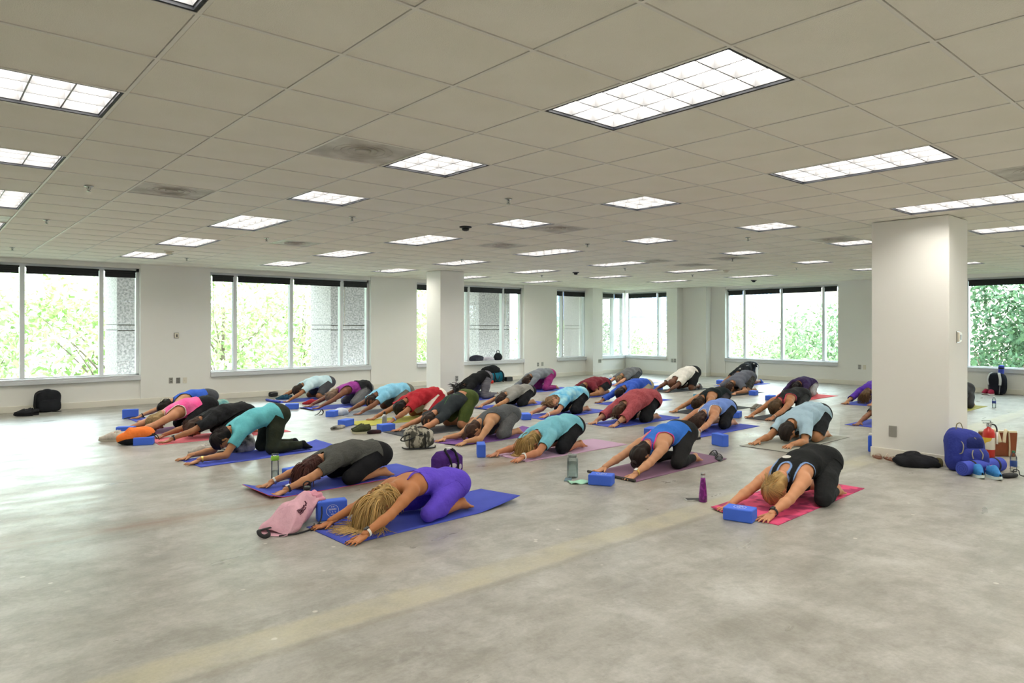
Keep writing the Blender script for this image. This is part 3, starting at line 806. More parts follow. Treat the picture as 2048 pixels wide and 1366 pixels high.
    def arm_t(P, D):
        """metres along the arm from the shoulder, only where the arm is the nearest limb"""
        out = np.full(len(P), -1.)
        for side in 'LR':
            so, el, wr_ = J['so'+side], J['el'+side], J['wr'+side]
            t1, d1 = seg_t(P, so, el); t2, d2 = seg_t(P, el, wr_); l1 = np.linalg.norm(el-so); l2 = np.linalg.norm(wr_-el)
            al = np.where(d1 < d2, np.clip(t1, -.4, 1)*l1, l1+t2*l2)
            near = D['arm'+side] < np.minimum(D['torso'], np.minimum(D['legL'], D['legR']))+.004
            out = np.where(near, np.maximum(out, al), out)
        return out
    def top_g(V, D):
        leg = np.minimum(np.minimum(D['legL'], D['legR']), np.minimum(D['footL'], D['footR']))
        tau = (V-hip)@dirv/L_
        upper = np.minimum(D['torso'], np.minimum(D['armL'], D['armR']))
        g = np.minimum((tau-hem)*L_, leg-upper+top.get('legov', .012))
        g = np.minimum(g, D['neck']*0+np.linalg.norm(V-(neck+A(.02, 0, 0)), axis=1)-top.get('neck', .066))
        g = np.minimum(g, np.where(V[:, 0] > neck[0]+.045, D['armL']*0-.01+np.where(np.minimum(D['armL'], D['armR']) < D['neck'], .05, 0), 1))
        at_ = arm_t(V, D); cut = {'tank': -9, 'racer': -9, 'short': .19*s, 'cap': .11*s, 'long': .50*s, 'threeq': .40*s}[top['kind']]
        if cut > 0: g = np.minimum(g, cut-at_)
        else:
            prof = top.get('prof') or ([(.42, .25), (.58, .165), (.72, .095), (.84, .058), (.93, .060), (1.05, .082)] if top['kind'] == 'racer' else [(.50, .25), (.66, .17), (.78, .125), (.9, .108), (1.05, .112)])
            wr_ = np.interp(tau, [q[0] for q in prof], [q[1]*s for q in prof])
            e_ = wr_-np.abs(V[:, 1])
            if top.get('tmax'): e_ = np.minimum(e_, (top['tmax']-tau)*L_)
            if top.get('low'):                                       # scooped back
                _, d = seg_t(V, neck+A(0, 0, .04), neck+A(-top['low'], 0, .06)); e_ = np.minimum(e_, d-top.get('loww', .07))
            top['_e'] = e_; g = np.minimum(g, e_); g = np.where(at_ > .05, np.minimum(g, -.01), g)
        return g
    loose = top.get('loose', .012)
    V1, T1, D1 = shell(loose, top.get('wrinkle', .0055 if top['kind'] not in ('tank', 'racer') else .002))
    if top.get('drape'):
        under = (V1[:, 2] < zs+.05) & (D1['torso'] < .03); V1[under, 2] -= 0
    g1 = top_g(V1, D1); g1 = np.where(np.isnan(g1), -1, g1)
    Vc, Tc = clip(V1, T1, g1)
    top_o = cloth_child(top.get('name', 'shirt'), Vc, Tc, top['mat'])
    if top.get('trim'):
        e_ = top.pop('_e'); up_ = np.minimum(D1['legL'], D1['legR'])-D1['torso']
        e_ = np.minimum(e_, np.linalg.norm(V1-(neck+A(.02, 0, 0)), axis=1)-top.get('neck', .075))
        e = np.minimum(np.minimum(e_+.013, .004-e_), np.minimum(up_, arm_t(V1, D1)*-1+.09))
        e = np.minimum(e, (V1-hip)@dirv-(hem+.1)*L_)
        Vc, Tc = clip(V1*1.0, T1, e); cloth_child('trim', Vc, Tc, top['trim'], 0)
    for ex in top.get('extra', ()):
        V4, T4, D4 = shell(ex.get('loose', .02), ex.get('wrinkle', .006)); tau4 = (V4-hip)@dirv/L_
        lg4 = np.minimum(D4['legL'], D4['legR'])
        Vc, Tc = clip(V4, T4, np.minimum(np.minimum(tau4-ex['t0'], ex['t1']-tau4)*L_, np.minimum(np.maximum(lg4-D4['torso']+ex.get('leg', .01), -1), (V4[:, 2]-ex.get('zmin', .0)))))
        cloth_child(ex['name'], Vc, Tc, ex['mat'])
    for st_ in top.get('straps', ()):
        m = MB()
        for P in st_['paths']:
            pts = []
            for q in P:                                               # (tau, lateral) on the back
                pos = sp(q[0])+A(0, q[1]*s, 0); N_ = upv
                t = .0
                for _ in range(40):
                    if F[tuple(np.clip(((pos+N_*t-lo)/hx).round().astype(int), 0, np.array(F.shape)-1))] > .004: break
                    t += .006
                pts.append(pos+N_*(t+.001))
            m.tube(pts, st_.get('r', .006), 6, flat=.5)
        m.obj(st_.get('name', 'strap'), st_['mat'], body, smooth=True)
    # bottoms
    bl = bottom.get('len') or {'long': .80*s, 'capri': .62*s, 'knee': .40*s, 'short': .30*s}[bottom['kind']]
    def bot_g(V, D):
        tau = (V-hip)@dirv/L_
        leg = np.minimum(D['legL'], D['legR']); ft = np.minimum(D['footL'], D['footR'])
        g = np.maximum((bottom.get('waist', hem+.05)-tau)*L_, D['torso']-leg+.01)
        g = np.where((np.minimum(D['armL'], D['armR']) < leg-.01) & (tau > .5), -.01, g)
        lt_ = np.full(len(V), 0.)
        for side in 'LR':
            hj, kn, ak = J['hj'+side], J['kn'+side], J['ak'+side]
            t1, d1 = seg_t(V, hj, kn); t2, d2 = seg_t(V, kn, ak); l1 = np.linalg.norm(kn-hj); l2 = np.linalg.norm(ak-kn)
            wgt = 1/(1+np.exp(-np.clip(((d1-.095+.03*np.clip(t1, 0, 1))-(d2-.052))/.006, -30, 30)))
            al = (1-wgt)*np.clip(t1, 0, 1)*l1+wgt*(l1+np.clip(t2, 0, 2)*l2)
            near = D['leg'+side] <= leg+1e-6; lt_ = np.where(near, al, lt_)
        lt_ = np.where((D['torso'] < leg-.01) & (tau < .3), 0, lt_)
        if bottom['kind'] in ('short', 'knee') and not bottom.get('len'):
            for side in 'LR':
                t1, d1 = seg_t(V, J['hj'+side], J['kn'+side]); t2, d2 = seg_t(V, J['kn'+side], J['ak'+side])
                e_ = (d2-.05*b_)-(d1-(.098-.036*np.clip(t1, 0, 1))*b_)+.012; g = np.where(D['leg'+side] <= leg+1e-6, np.minimum(g, np.where(D['torso'] < leg-.02, 1, e_)), g)
        g = np.minimum(g, bl-lt_)
        if bottom['kind'] in ('short', 'knee') and not bottom.get('len'): g = np.where(ft < leg, -.01, g)
        return np.minimum(g, np.where(ft < leg-.004, -.004, 1))
    V2, T2, D2 = shell(min(bottom.get('loose', .006), max(loose-.005, .005)), bottom.get('wrinkle', .0012))
    Vc, Tc = clip(V2, T2, bot_g(V2, D2))
    cloth_child(bottom.get('name', 'leggings'), Vc, Tc, bottom['mat'])
    if bottom.get('stripe'):
        g = bot_g(V2, D2); y2 = np.abs(V2[:, 1]); hj = J['hjL'][1]
        _, dl = seg_t(V2, J['hjL']+A(0, .1, .02), J['knL']+A(-.02, .1, .05)); _, dr = seg_t(V2, J['hjR']+A(0, -.1, .02), J['knR']+A(-.02, -.1, .05))
        for sd, dd_ in ((1, dl), (-1, dr)):
            Vc, Tc = clip(V2+0, T2, np.minimum(np.minimum(g, .030-dd_*.55), V2[:, 1]*sd)); Vc = Vc+(Vc-np.array((hip+J['knL'])/2)*A(1, 0, 1))*.012
            cloth_child('side_stripe', Vc, Tc, bottom['stripe'], 0)
    if shoes is not None:
        V3, T3, D3 = shell(.007)
        ft = np.minimum(D3['footL'], D3['footR']); leg = np.minimum(D3['legL'], D3['legR'])
        for side, y in (('L', 1), ('R', -1)):
            Vc, Tc = clip(V3, T3, np.minimum(leg-D3['foot'+side]+.006, V3[:, 1]*y)); cloth_child('shoe', Vc, Tc, shoes)
    # ---- hair
    hm = hairmat(hair['col']); caplod = lod
    offh = hair.get('off', .008)
    kind = hair['kind']
    Wd = lambda v: v@RM.T*hs+hd
    if kind != 'bald':
        cv, ctri = cap_of(lod, offh, 'short' if kind in ('short', 'shaved') else 'full')
        X = Wd(cv); c2 = ctri if np.linalg.det(RM) > 0 else ctri[:, ::-1]
        me = np_mesh('hair', X, c2, hm); at = me.color_attributes.new('tone', 'FLOAT_COLOR', 'POINT')
        tn = .80+.22*np.sin(cv[:, 1]*210+3*np.sin(cv[:, 0]*25))*np.sin(cv[:, 1]*73+cv[:, 2]*30)
        tn = np.clip(tn, .45, 1.2)[:, None].repeat(3, 1); at.data.foreach_set('color', np.concatenate([tn, np.ones((len(tn), 1))], 1).astype(np.float32).ravel())
        link('hair', me, body)
    ell = (hd+RM@A(-.01, 0, .01)*hs, .092*s); paths = []
    rnd = lambda a, b: a+(b-a)*random.random()
    nst = int(hair.get('n', 90)*(2.4 if lod == 'hi' and kind == 'long' else 1.3))
    if kind == 'long':
        for k in range(nst):
            th = rnd(-PI*.98, PI*.98); ph = rnd(.05, 1.35)
            d = A(-math.sin(ph)*math.cos(th)*.9, math.sin(ph)*math.sin(th), math.cos(ph))
            if d[0] > .45: d[0] *= -1
            p = hd+RM@(d*A(.100, .084, .115)+A(-.01, 0, .01))*hs
            d0 = RM@(A(-.1, 0, .0)+d*.5)+A(hair.get('fwd', .35), 0, .1)+A(0, hair.get('side', 0), 0)
            paths.append(fall(p, d0/np.linalg.norm(d0)+RNG.normal(0, .12, 3), int(hair.get('len', 14)*rnd(.6, 1.12)), .028, hair.get('grav', .42)*rnd(.7, 1.3), ell, noise=.28))
        for k in range(hair.get('over', 0)):                          # locks lying over the nape and shoulders
            sd = random.choice((-1, 1)); p = Wd(A(rnd(-.105, -.06), rnd(.0, .06)*sd, rnd(-.09, .03))); d0 = A(rnd(-.5, .1), sd*rnd(.3, .8), rnd(.1, .35))
            paths.append(fall(p+A(0, 0, .008), d0/np.linalg.norm(d0), int(rnd(6, 11)), .024, .30, (ell[0], ell[1]*1.12), noise=.3))
    elif kind == 'pony':
        r0 = Wd(A(*hair.get('at', (-.095, 0, .05)))); dr = A(*hair.get('dir', (-.6, 0, .5)))
        for k in range(nst):
            p = r0+RNG.normal(0, .011, 3); d0 = dr+RNG.normal(0, .22, 3)
            paths.append(fall(p, d0/np.linalg.norm(d0), hair.get('len', 8), .022, hair.get('grav', .10), (ell[0], ell[1]), noise=.2))
        for k in range(50):
            th = rnd(-1.9, 1.9); q0 = A(.04*math.cos(th)-.0, .083*math.sin(th), rnd(.02, .10)); q1 = A(*hair.get('at', (-.095, 0, .05)))
            pts = []
            for t in np.linspace(0, 1, 7):
                q = q0*(1-t)+q1*t; n_ = (q-A(-.01, 0, .022))/A(.106, .089, .104); q = A(-.01, 0, .022)+(q-A(-.01, 0, .022))/max(np.linalg.norm(n_), .3); pts.append(Wd(q))
            paths.append(pts)
    elif kind == 'bun':
        r0 = Wd(A(*hair.get('at', (-.10, 0, .045))))
        rb = hair.get('rb', .034)
        for k in range(46):
            a0, inc, pr = rnd(0, 6.28), rnd(-1, 1), rnd(.75, 1.05)*rb
            pts = []
            for t in np.linspace(0, 2.4, 8):
                an = a0+t; z_ = inc*.6*math.cos(t+a0); q = A(math.cos(an), math.sin(an), z_); q = q/np.linalg.norm(q)*pr
                pts.append(r0+RM@q)
            paths.append(pts)
    elif kind == 'curly':
        for k in range(nst):
            th = rnd(-PI, PI); ph = rnd(.0, 1.5); d = A(-abs(math.sin(ph)*math.cos(th)), math.sin(ph)*math.sin(th), math.cos(ph))
            p = hd+RM@(d*A(.100, .086, .108)+A(-.01, 0, .02))*hs; d0 = RM@d
            tn = np.cross(d0, RNG.normal(0, 1, 3)); tn /= np.linalg.norm(tn)
            paths.append([p+d0*(.004+.010*math.sin(t*2.4))+tn*.018*t+np.cross(tn, d0)*.008*math.sin(t*4) for t in np.linspace(0, 1.5, 7)])
    elif kind == 'dreads':
        for k in range(nst):
            p = Wd(A(rnd(-.10, -.02), rnd(-.075, .075), rnd(-.05, .10))); d0 = A(rnd(-.9, .3), rnd(-.7, .7), .45)
            paths.append(fall(p, d0/np.linalg.norm(d0), hair.get('len', 9), .024, .12, ell, noise=.5))
    if paths: strands_mesh('hair_locks', paths, hm, hair.get('r', .0031 if kind not in ('dreads',) else .010), 4 if lod == 'hi' else 3, body)
    # ---- things worn at the wrist and on the nails
    for (side, what, m1, m2) in acc:
        wr_, el = J['wr'+side], J['el'+side]; c = lerp(wr_, el, .10); ax = (wr_-el)/np.linalg.norm(wr_-el)
        r = .031*max(b_, .95)
        w = band_ring(c, ax, r, .018 if what != 'bracelet' else .009, .0035).obj('wristband' if what != 'watch' else 'watch_strap', m1, body, smooth=False)
        if what == 'watch':
            n_ = A(0, 0, 1)-ax*ax[2]; n_ /= np.linalg.norm(n_); b2 = np.cross(ax, n_)
            Mx = Matrix(((ax[0], b2[0], n_[0], 0), (ax[1], b2[1], n_[1], 0), (ax[2], b2[2], n_[2], 0), (0, 0, 0, 1))); Mx.translation = Vector(c+n_*(r+.001))
            MB().box((-.019, -.016, -.001), (.019, .016, .008), M=Mx).obj('watch_face', m2, body, bevel=(.004, 2))
        if what == 'nails':
            bpy.data.objects.remove(w)
            m = MB()
            for q in nails: m.ball(q, (.0058, .0050, .0035), 8, 5)
            m.obj('nail_polish', m1, body, smooth=True)
    body['_'] = 0; del body['_']
    return body, dict(F=lambda x: F[tuple(np.clip(((x-lo)/hx).round().astype(int), 0, np.array(F.shape)-1))], J=J, sp=sp, up=upv, hip=hip, sh=sh, S=S, RM=RM, hd=hd, Wd=Wd)
# ------------------------------------------------------------------ the class
def T(kind, m, **k): d = dict(kind=kind, mat=m); d.update(k); return d
BLK = '#1d1e20'; blk = cloth(BLK, '#27282b', nscale=20); leg_blk = cloth('#202124')
gold = mat('gold_metal', '#d8b765', rough=.3, metal=1); silver = mat('silver_metal', '#c9c9c6', rough=.3, metal=1)
whitepl = mat('white_plastic', '#eceae4', rough=.4)
bluepl = mat('blue_rubber', '#7fa3dc', rough=.5)
def heather(c1, c2, st=(1, 6, 1), sc=60): return cloth(c1, c2, nscale=sc, stretch=st, detail=2)
P = person
# front row
purple = cloth('#6b52d6', '#6049c8', nscale=4)
P('woman in purple strappy tank and capris with long blond hair spilling on the mat', (2.96, 4.72, 3, .94, .225, .25, .27), '#b9794c',
  T('tank', purple, tmax=.72, hem=-.2, loose=.006, name='tank_top', straps=[dict(mat=purple, paths=[[(.69, .05), (.86, .07), (1.0, .085)], [(.69, -.05), (.86, -.07), (1.0, -.085)], [(.69, .0), (.86, .05), (.98, .08)]])]),
  dict(kind='capri', mat=purple, waist=.05), dict(kind='long', col='#c9a669', n=190, over=70, fwd=.22, len=14, grav=.5), lod='hi', hx=.0105, build=.93, arch=.034,
  acc=[('L', 'watch', whitepl, M_blackpl), ('L', 'nails', mat('dark_nail_polish', '#23252e', rough=.2), None)])
P('woman in dark grey t-shirt and black capris with dark red brown hair, bracelet and watch', (3.13, 6.31, -3, .95, .235, .23, .21), '#c08860',
  T('short', heather('#5b5c58', '#4f504d'), hem=.02, loose=.016), dict(kind='capri', len=.49, mat=leg_blk, loose=.010), dict(kind='long', col='#54302a', n=150, fwd=.05, len=9, grav=.8, over=30), lod='hi', hx=.0105, build=.96,
  acc=[('L', 'watch', M_blackpl, silver), ('R', 'wristband', silver, None)])
P('woman in turquoise t-shirt with hips high, black ponytail and black slip-on shoes', (3.18, 8.36, 1, .95, .455, .30, .17), '#b57f57',
  T('short', cloth('#6cc0c8', '#62b4be', nscale=5), hem=-.02, loose=.016), dict(kind='long', mat=cloth('#2c3126', '#343a2e', nscale=8), loose=.012, name='trousers'), dict(kind='pony', col='#231d1c', at=(-.09, 0, .055), dir=(-.7, .15, .35), len=6, n=60), lod='hi', hx=.0115,
  acc=[('L', 'wristband', gold, None)], shoes=cloth('#1a1b1d'), kw=.16, arm=1.14)
P('woman in loose black t-shirt with brown topknot on a salmon pink mat', (3.19, 10.13, -2, .97, .30, .22, .24), '#a06d4a',
  T('short', blk, hem=-.05, loose=.024, wrinkle=.007), dict(kind='long', mat=leg_blk), dict(kind='pony', col='#4a382e', at=(-.06, 0, .09), dir=(-.3, 0, 1), len=4, n=60), lod='hi', hx=.013,
  acc=[('L', 'watch', M_blackpl, M_blackpl)])
P('woman in bright pink tank over a white top with short curly blond hair', (2.99, 11.14, 1, .99, .33, .22, .24), '#c48a66',
  T('tank', cloth('#f0569b', '#f77bb1', nscale=7), hem=.18, loose=.016, wrinkle=.006, trim=cloth('#ece6da'), name='tank_top'), dict(kind='long', mat=leg_blk), dict(kind='curly', col='#b39a6e', n=170, off=.012), build=1.12, lod='hi', hx=.013)
P('woman in royal blue open-sided top and grey tights against the left wall', (3.48, 12.66, 1, .98, .32, .25, .24), '#c28f68',
  T('racer', cloth('#3f68cf', '#3760c4', nscale=6), hem=.10, trim=cloth('#1d1e20'), name='tank_top'), dict(kind='long', mat=cloth('#4c4e53')), dict(kind='pony', col='#241d1a', len=6, n=50), lod='lo', hx=.015, acc=[('R', 'wristband', M_blackpl, None)])
# second row
P('man in pale blue t-shirt and charcoal knee shorts near the left wall sneakers', (6.32, 13.98, 4, .95, .34, .28, .26), '#9c6844',
  T('short', cloth('#bcd9e2', '#cbe3ea', nscale=5), hem=-.02, loose=.018), dict(kind='knee', mat=cloth('#4a4b50'), loose=.016, name='shorts'), dict(kind='full', col='#3a2c25', n=0), lod='lo', hx=.015)
P('woman in magenta sleeveless top, grey leggings and black jacket tied at the waist', (6.29, 12.35, -1, .98, .32, .27, .21), '#7a4b36',
  T('tank', cloth('#93398f', '#9d4699', nscale=6), hem=.25, name='tank_top', trim=blk, extra=[dict(name='tied_jacket', t0=-.12, t1=.34, loose=.03, mat=blk, zmin=.25)]), dict(kind='long', mat=heather('#7d7e80', '#6d6e71')), dict(kind='bun', col='#8d7460', at=(-.075, 0, .08), rb=.045), lod='lo', hx=.015)
P('man in sky blue t-shirt with close cropped hair between the magenta and red shirts', (6.46, 11.12, 1, .97, .34, .28, .22), '#7d4f36',
  T('short', cloth('#7fbfdd', '#8dc8e3', nscale=6), hem=-.02, loose=.018), dict(kind='knee', mat=cloth('#6e6c64'), loose=.014, name='shorts'), dict(kind='short', col='#2a1f1a', off=.004), build=1.06, lod='lo', hx=.015)
P('man in red t-shirt and white shorts with red side stripes on a yellow green mat', (6.32, 9.90, 2, 1.0, .34, .27, .29), '#a06a48',
  T('short', cloth('#b22c35', '#a4262f', nscale=6), hem=-.04, loose=.022, wrinkle=.007), dict(kind='knee', mat=cloth('#e4ddd0'), loose=.022, name='shorts', stripe=cloth('#b22c35')), dict(kind='short', col='#1e1a19', off=.009), build=1.08, lod='hi', hx=.0135, acc=[('L', 'wristband', bluepl, None)])
P('man in charcoal t-shirt with green piping and olive shorts beside the patterned tote', (6.08, 8.56, -2, 1.0, .43, .225, .24), '#b9805c',
  T('short', cloth('#2e3438', '#343a3d', nscale=5), hem=.16, loose=.012, straps=[dict(name='piping', mat=cloth('#4f7a45'), r=.006, paths=[[(.18, .10), (.5, .02), (.85, .09)], [(.18, -.10), (.5, -.02), (.85, -.09)], [(.5, .02), (.62, .13)], [(.5, -.02), (.62, -.13)]])]),
  dict(kind='knee', mat=cloth('#4d5a2c', '#45522a', nscale=9), waist=.06, loose=.018, name='shorts'), dict(kind='short', col='#40332b', off=.005), build=1.08, lod='hi', hx=.0125)
P('woman in dark grey tank and grey capris with pinned brown hair on a purple mat', (5.90, 7.44, 3, .93, .30, .21, .23), '#c39068',
  T('racer', heather('#5d6062', '#54575a'), hem=-.1, name='tank_top', loose=.008), dict(kind='capri', mat=heather('#6a6b6c', '#5c5d5f')), dict(kind='pony', col='#4d372b', at=(-.02, 0, .11), dir=(.8, 0, -.3), len=4, n=60), lod='hi', hx=.0115, headturn=.3, arm=1.07)
P('woman in turquoise t-shirt and black capris with blond hair falling on a lilac mat', (5.77, 6.13, 1, .97, .285, .215, .23), '#c58662',
  T('short', cloth('#79bfd0', '#86c7d6', nscale=5), hem=-.04, loose=.018), dict(kind='capri', len=.50, mat=leg_blk, loose=.008), dict(kind='long', col='#b5955c', n=170, fwd=.12, len=9, grav=.75, over=10), lod='hi', hx=.0105, build=1.04, arm=1.05,
  acc=[('L', 'watch', whitepl, whitepl)])
P('person in black shirt with dreadlocks and grey striped leggings, hips high', (8.97, 11.74, 0, .97, .45, .27, .24), '#6d4632',
  T('short', cloth('#191a1c', '#3a3b3d', nscale=3, lo=.6, hi=.7), hem=-.03, loose=.02), dict(kind='long', mat=heather('#77767c', '#636269', (1, 1, 9), 9), loose=.012), dict(kind='dreads', col='#1b1615', n=60), lod='lo', hx=.015)
P('woman in light grey t-shirt and black leggings with low brown ponytail', (8.60, 10.16, 1, .95, .265, .21, .19), '#b5835c',
  T('short', heather('#96948f', '#8a8883'), hem=.0, loose=.014), dict(kind='capri', mat=leg_blk), dict(kind='pony', col='#3b2c26', at=(-.09, 0, -.02), dir=(-.8, 0, .3), len=5, n=50), lod='hi', hx=.014, acc=[('L', 'wristband', gold, None)])
P('woman in grey long sleeve top and magenta trousers with brown topknot', (11.19, 12.24, -1, .99, .38, .33, .24), '#b28058',
  T('long', heather('#80858c', '#747a82'), hem=.02, loose=.018), dict(kind='long', mat=cloth('#8d2f6a', '#98397a', nscale=6), loose=.010, name='trousers'), dict(kind='bun', col='#3f2d25', at=(.0, 0, .125)), lod='lo', hx=.016)
P('woman in light blue tie-dye t-shirt turning her face to the side', (8.55, 8.67, 1, .97, .31, .26, .20), '#c48c6c',
  T('short', cloth('#63b4dc', '#a9dce6', nscale=9, stretch=(1, .6, 1)), hem=-.06, loose=.018), dict(kind='capri', mat=leg_blk), dict(kind='pony', col='#8a6a48', at=(-.03, 0, .11), dir=(.7, -.2, .1), len=4, n=60), lod='hi', hx=.0125, headturn=.95, headdrop=.045, build=1.05, arm=1.06,
  acc=[('L', 'wristband', whitepl, None)])
P('man in maroon t-shirt and black shorts resting on bent elbows', (11.20, 10.56, 1, .98, .24, .23, .24), '#a8744f',
  T('short', cloth('#6e2731', '#7a2f3a', nscale=6), hem=-.02, loose=.02), dict(kind='short', mat=leg_blk, loose=.018, name='shorts'), dict(kind='short', col='#241d1b', off=.006), lod='lo', hx=.015, bentL=.8, bentR=.8, build=1.06)
P('man in grey t-shirt and black trousers with thinning cropped hair by the corner window', (14.17, 12.05, 2, .96, .30, .22, .17), '#c08a68',
  T('short', heather('#6f7072', '#656668'), hem=.0, loose=.018), dict(kind='long', mat=cloth('#3d4044'), loose=.014, name='trousers'), dict(kind='short', col='#84704f', off=.003), lod='lo', hx=.016)
P('person in royal blue long sleeve shirt and khaki trousers behind the red sweater', (10.90, 9.12, -4, 1.0, .32, .27, .23), '#8d5d40',
  T('long', cloth('#3d5fc0', '#3555b2', nscale=6), hem=.02, loose=.02), dict(kind='long', mat=cloth('#b3a890'), loose=.014, name='trousers'), dict(kind='short', col='#2a211d'), lod='lo', hx=.015)
P('large woman in brick red heathered sweater with brown hair on a blue mat', (8.64, 7.20, 0, .98, .33, .265, .23), '#c08d6c',
  T('threeq', heather('#a04a52', '#b25b60', (1, 3, 1), 40), hem=-.45, loose=.028, wrinkle=.006), dict(kind='capri', mat=leg_blk, waist=.0), dict(kind='pony', col='#5a4130', at=(-.02, 0, .11), dir=(.5, 0, -.2), len=4, n=50), lod='hi', hx=.0125, build=1.22, belly=.02,
  acc=[('L', 'bracelet', M_blackpl, None)])
P('big man in white t-shirt and black shorts with toes tucked and grey shoes', (13.89, 10.01, -5, 1.03, .42, .26, .21), '#6f4836',
  T('short', cloth('#e6e2da', '#dcd8d0', nscale=5), hem=.05, loose=.026, wrinkle=.007), dict(kind='knee', mat=leg_blk, waist=.14, loose=.022, name='shorts'), dict(kind='bald', col='#1d1614'), lod='lo', hx=.015, build=1.15, feet='tucked', shoes=cloth('#77757a'), acc=[('L', 'wristband', M_blackpl, None)])
P('woman in bright blue racerback with pink edging and black leggings on a mauve mat', (6.08, 4.67, -2, .98, .345, .24, .23), '#c8936e',
  T('racer', cloth('#3f7ddb', '#3974d2', nscale=5), hem=.08, loose=.008, trim=cloth('#f0559c'), name='tank_top'), dict(kind='long', mat=cloth('#2a2b2c')), dict(kind='bun', col='#2e2521', at=(.0, .03, .152), rb=.038), lod='hi', hx=.0105, build=1.04,
  acc=[('L', 'watch', gold, whitepl)])
P('woman in periwinkle tank with white edging and long dark hair on a blue mat', (8.91, 5.94, 1, 1.0, .29, .22, .24), '#c48a66',
  T('racer', cloth('#7d99dc', '#708ed6', nscale=5), hem=-.02, loose=.008, trim=cloth('#e9e7e2'), name='tank_top'), dict(kind='capri', mat=leg_blk), dict(kind='long', col='#4a352c', n=130, fwd=.25, len=11, grav=.6, over=0), lod='hi', hx=.0125, headturn=-.3,
  acc=[('L', 'bracelet', silver, None)])
P('woman in black tank with dark curly hair on a charcoal mat', (10.77, 7.23, -1, 1.0, .27, .22, .25), '#bd875f',
  T('racer', cloth('#212b2d', '#1c2426', nscale=6), hem=-.05, name='tank_top'), dict(kind='long', mat=cloth('#47454c')), dict(kind='curly', col='#4b3a2e', n=120), lod='lo', hx=.014)
P('man in two tone grey t-shirt and dark plaid shorts leaning on bent elbows', (14.18, 8.70, -4, .99, .36, .23, .24), '#b98766',
  T('short', cloth('#6a6d78', '#5f626d', nscale=4), hem=-.05, loose=.022), dict(kind='knee', mat=cloth('#55544f', '#32332f', nscale=14), loose=.02, name='shorts'), dict(kind='short', col='#43342c'), lod='lo', hx=.015, bentL=.7, bentR=.5, build=1.08)
P('person in black t-shirt with white print by the far window', (16.56, 9.93, -5, .97, .45, .28, .21), '#9c6d50',
  T('short', cloth('#1f2125', '#c9c9c9', nscale=6, lo=.62, hi=.68), hem=.0, loose=.024), dict(kind='knee', mat=cloth('#2c3340'), loose=.02, name='shorts', stripe=cloth('#e4e4e4')), dict(kind='short', col='#2a211d'), lod='lo', hx=.016, build=1.05, shoes=cloth('#3f5fb5'))
P('woman in dark purple top and pale grey leggings on a coral mat', (14.48, 7.34, 4, .97, .25, .28, .22), '#b8835e',
  T('threeq', cloth('#37284d', '#3f2f58', nscale=5), hem=.05, loose=.016), dict(kind='long', mat=heather('#a9a8a8', '#989797')), dict(kind='long', col='#221a18', n=60, len=8, grav=.6, over=30), lod='lo', hx=.016)
P('woman in black racerback over a coral strap bra with tied up brown hair', (11.17, 5.92, -6, 1.03, .335, .24, .21), '#bb8059',
  T('racer', cloth('#2e3032', '#26282a', nscale=5), hem=-.02, trim=cloth('#f26079'), name='tank_top'), dict(kind='long', mat=cloth('#37393a')), dict(kind='bun', col='#665038', at=(-.04, 0, .11), rb=.03), lod='hi', hx=.0135,
  acc=[('L', 'bracelet', silver, None)])
P('man in light steel blue t-shirt and black shorts on a grey mat', (8.84, 4.49, -3, 1.01, .335, .235, .22), '#bb845c',
  T('short', cloth('#a9c6d8', '#b3cedd', nscale=4), hem=-.02, loose=.024, wrinkle=.007), dict(kind='knee', mat=cloth('#2a2c2f'), loose=.022, name='shorts'), dict(kind='short', col='#2c221d', off=.008), lod='hi', hx=.0115, build=1.12, bentL=.25, arm=1.06)
b_, q_ = P('woman in black tank with round white emblem and blond ponytail on a pink mat', (5.73, 2.94, -5, .98, .325, .23, .20), '#cb9069',
  T('tank', cloth('#232526', '#1e2021', nscale=6), hem=-.05, loose=.010, trim=cloth('#86a4d4'), low=.02, loww=.065, name='tank_top', straps=[dict(mat=cloth('#86a4d4'), r=.004, paths=[[(.80, .0), (.90, .04), (1.0, .06)], [(.80, .0), (.90, -.04), (1.0, -.06)]])]),
  dict(kind='long', mat=cloth('#262829')), dict(kind='pony', col='#c2a066', at=(-.075, 0, .075), dir=(-.5, 0, .8), len=5, n=80, grav=.06), lod='hi', hx=.0098, build=1.06, acc=[('L', 'watch', M_blackpl, M_blackpl)], kw=.23)
def back_badge(body, q, tau, lat, r, m1, m2):
    """printed emblem on the upper back: ring and inner mark"""
    pos = q['sp'](tau)+np.array((0, lat, 0)); t = .04
    for _ in range(60):
        if q['F'](pos+q['up']*t) > .010: break
        t += .003
    pos = pos+q['up']*t; z = Vector(q['up']); y = Vector((0, 1, 0)); x = y.cross(z)
    Mx = Matrix((x, y, z)).transposed().to_4x4(); Mx.translation = Vector(pos)
    m = MB(); m.lathe([(r*.80, 0), (r*.80, .0015), (r, .0015), (r, 0)], 28, M=Mx); m.obj('emblem_ring', m1, body)
    m = MB(); m.box((-r*.45, -r*.10, -.001), (r*.45, r*.10, .0015), M=Mx); m.box((-r*.10, -r*.45, -.001), (r*.10, r*.2, .0015), M=Mx); m.obj('emblem_mark', m1, body)
back_badge(b_, q_, .80, -.05, .036, whitepl, None)
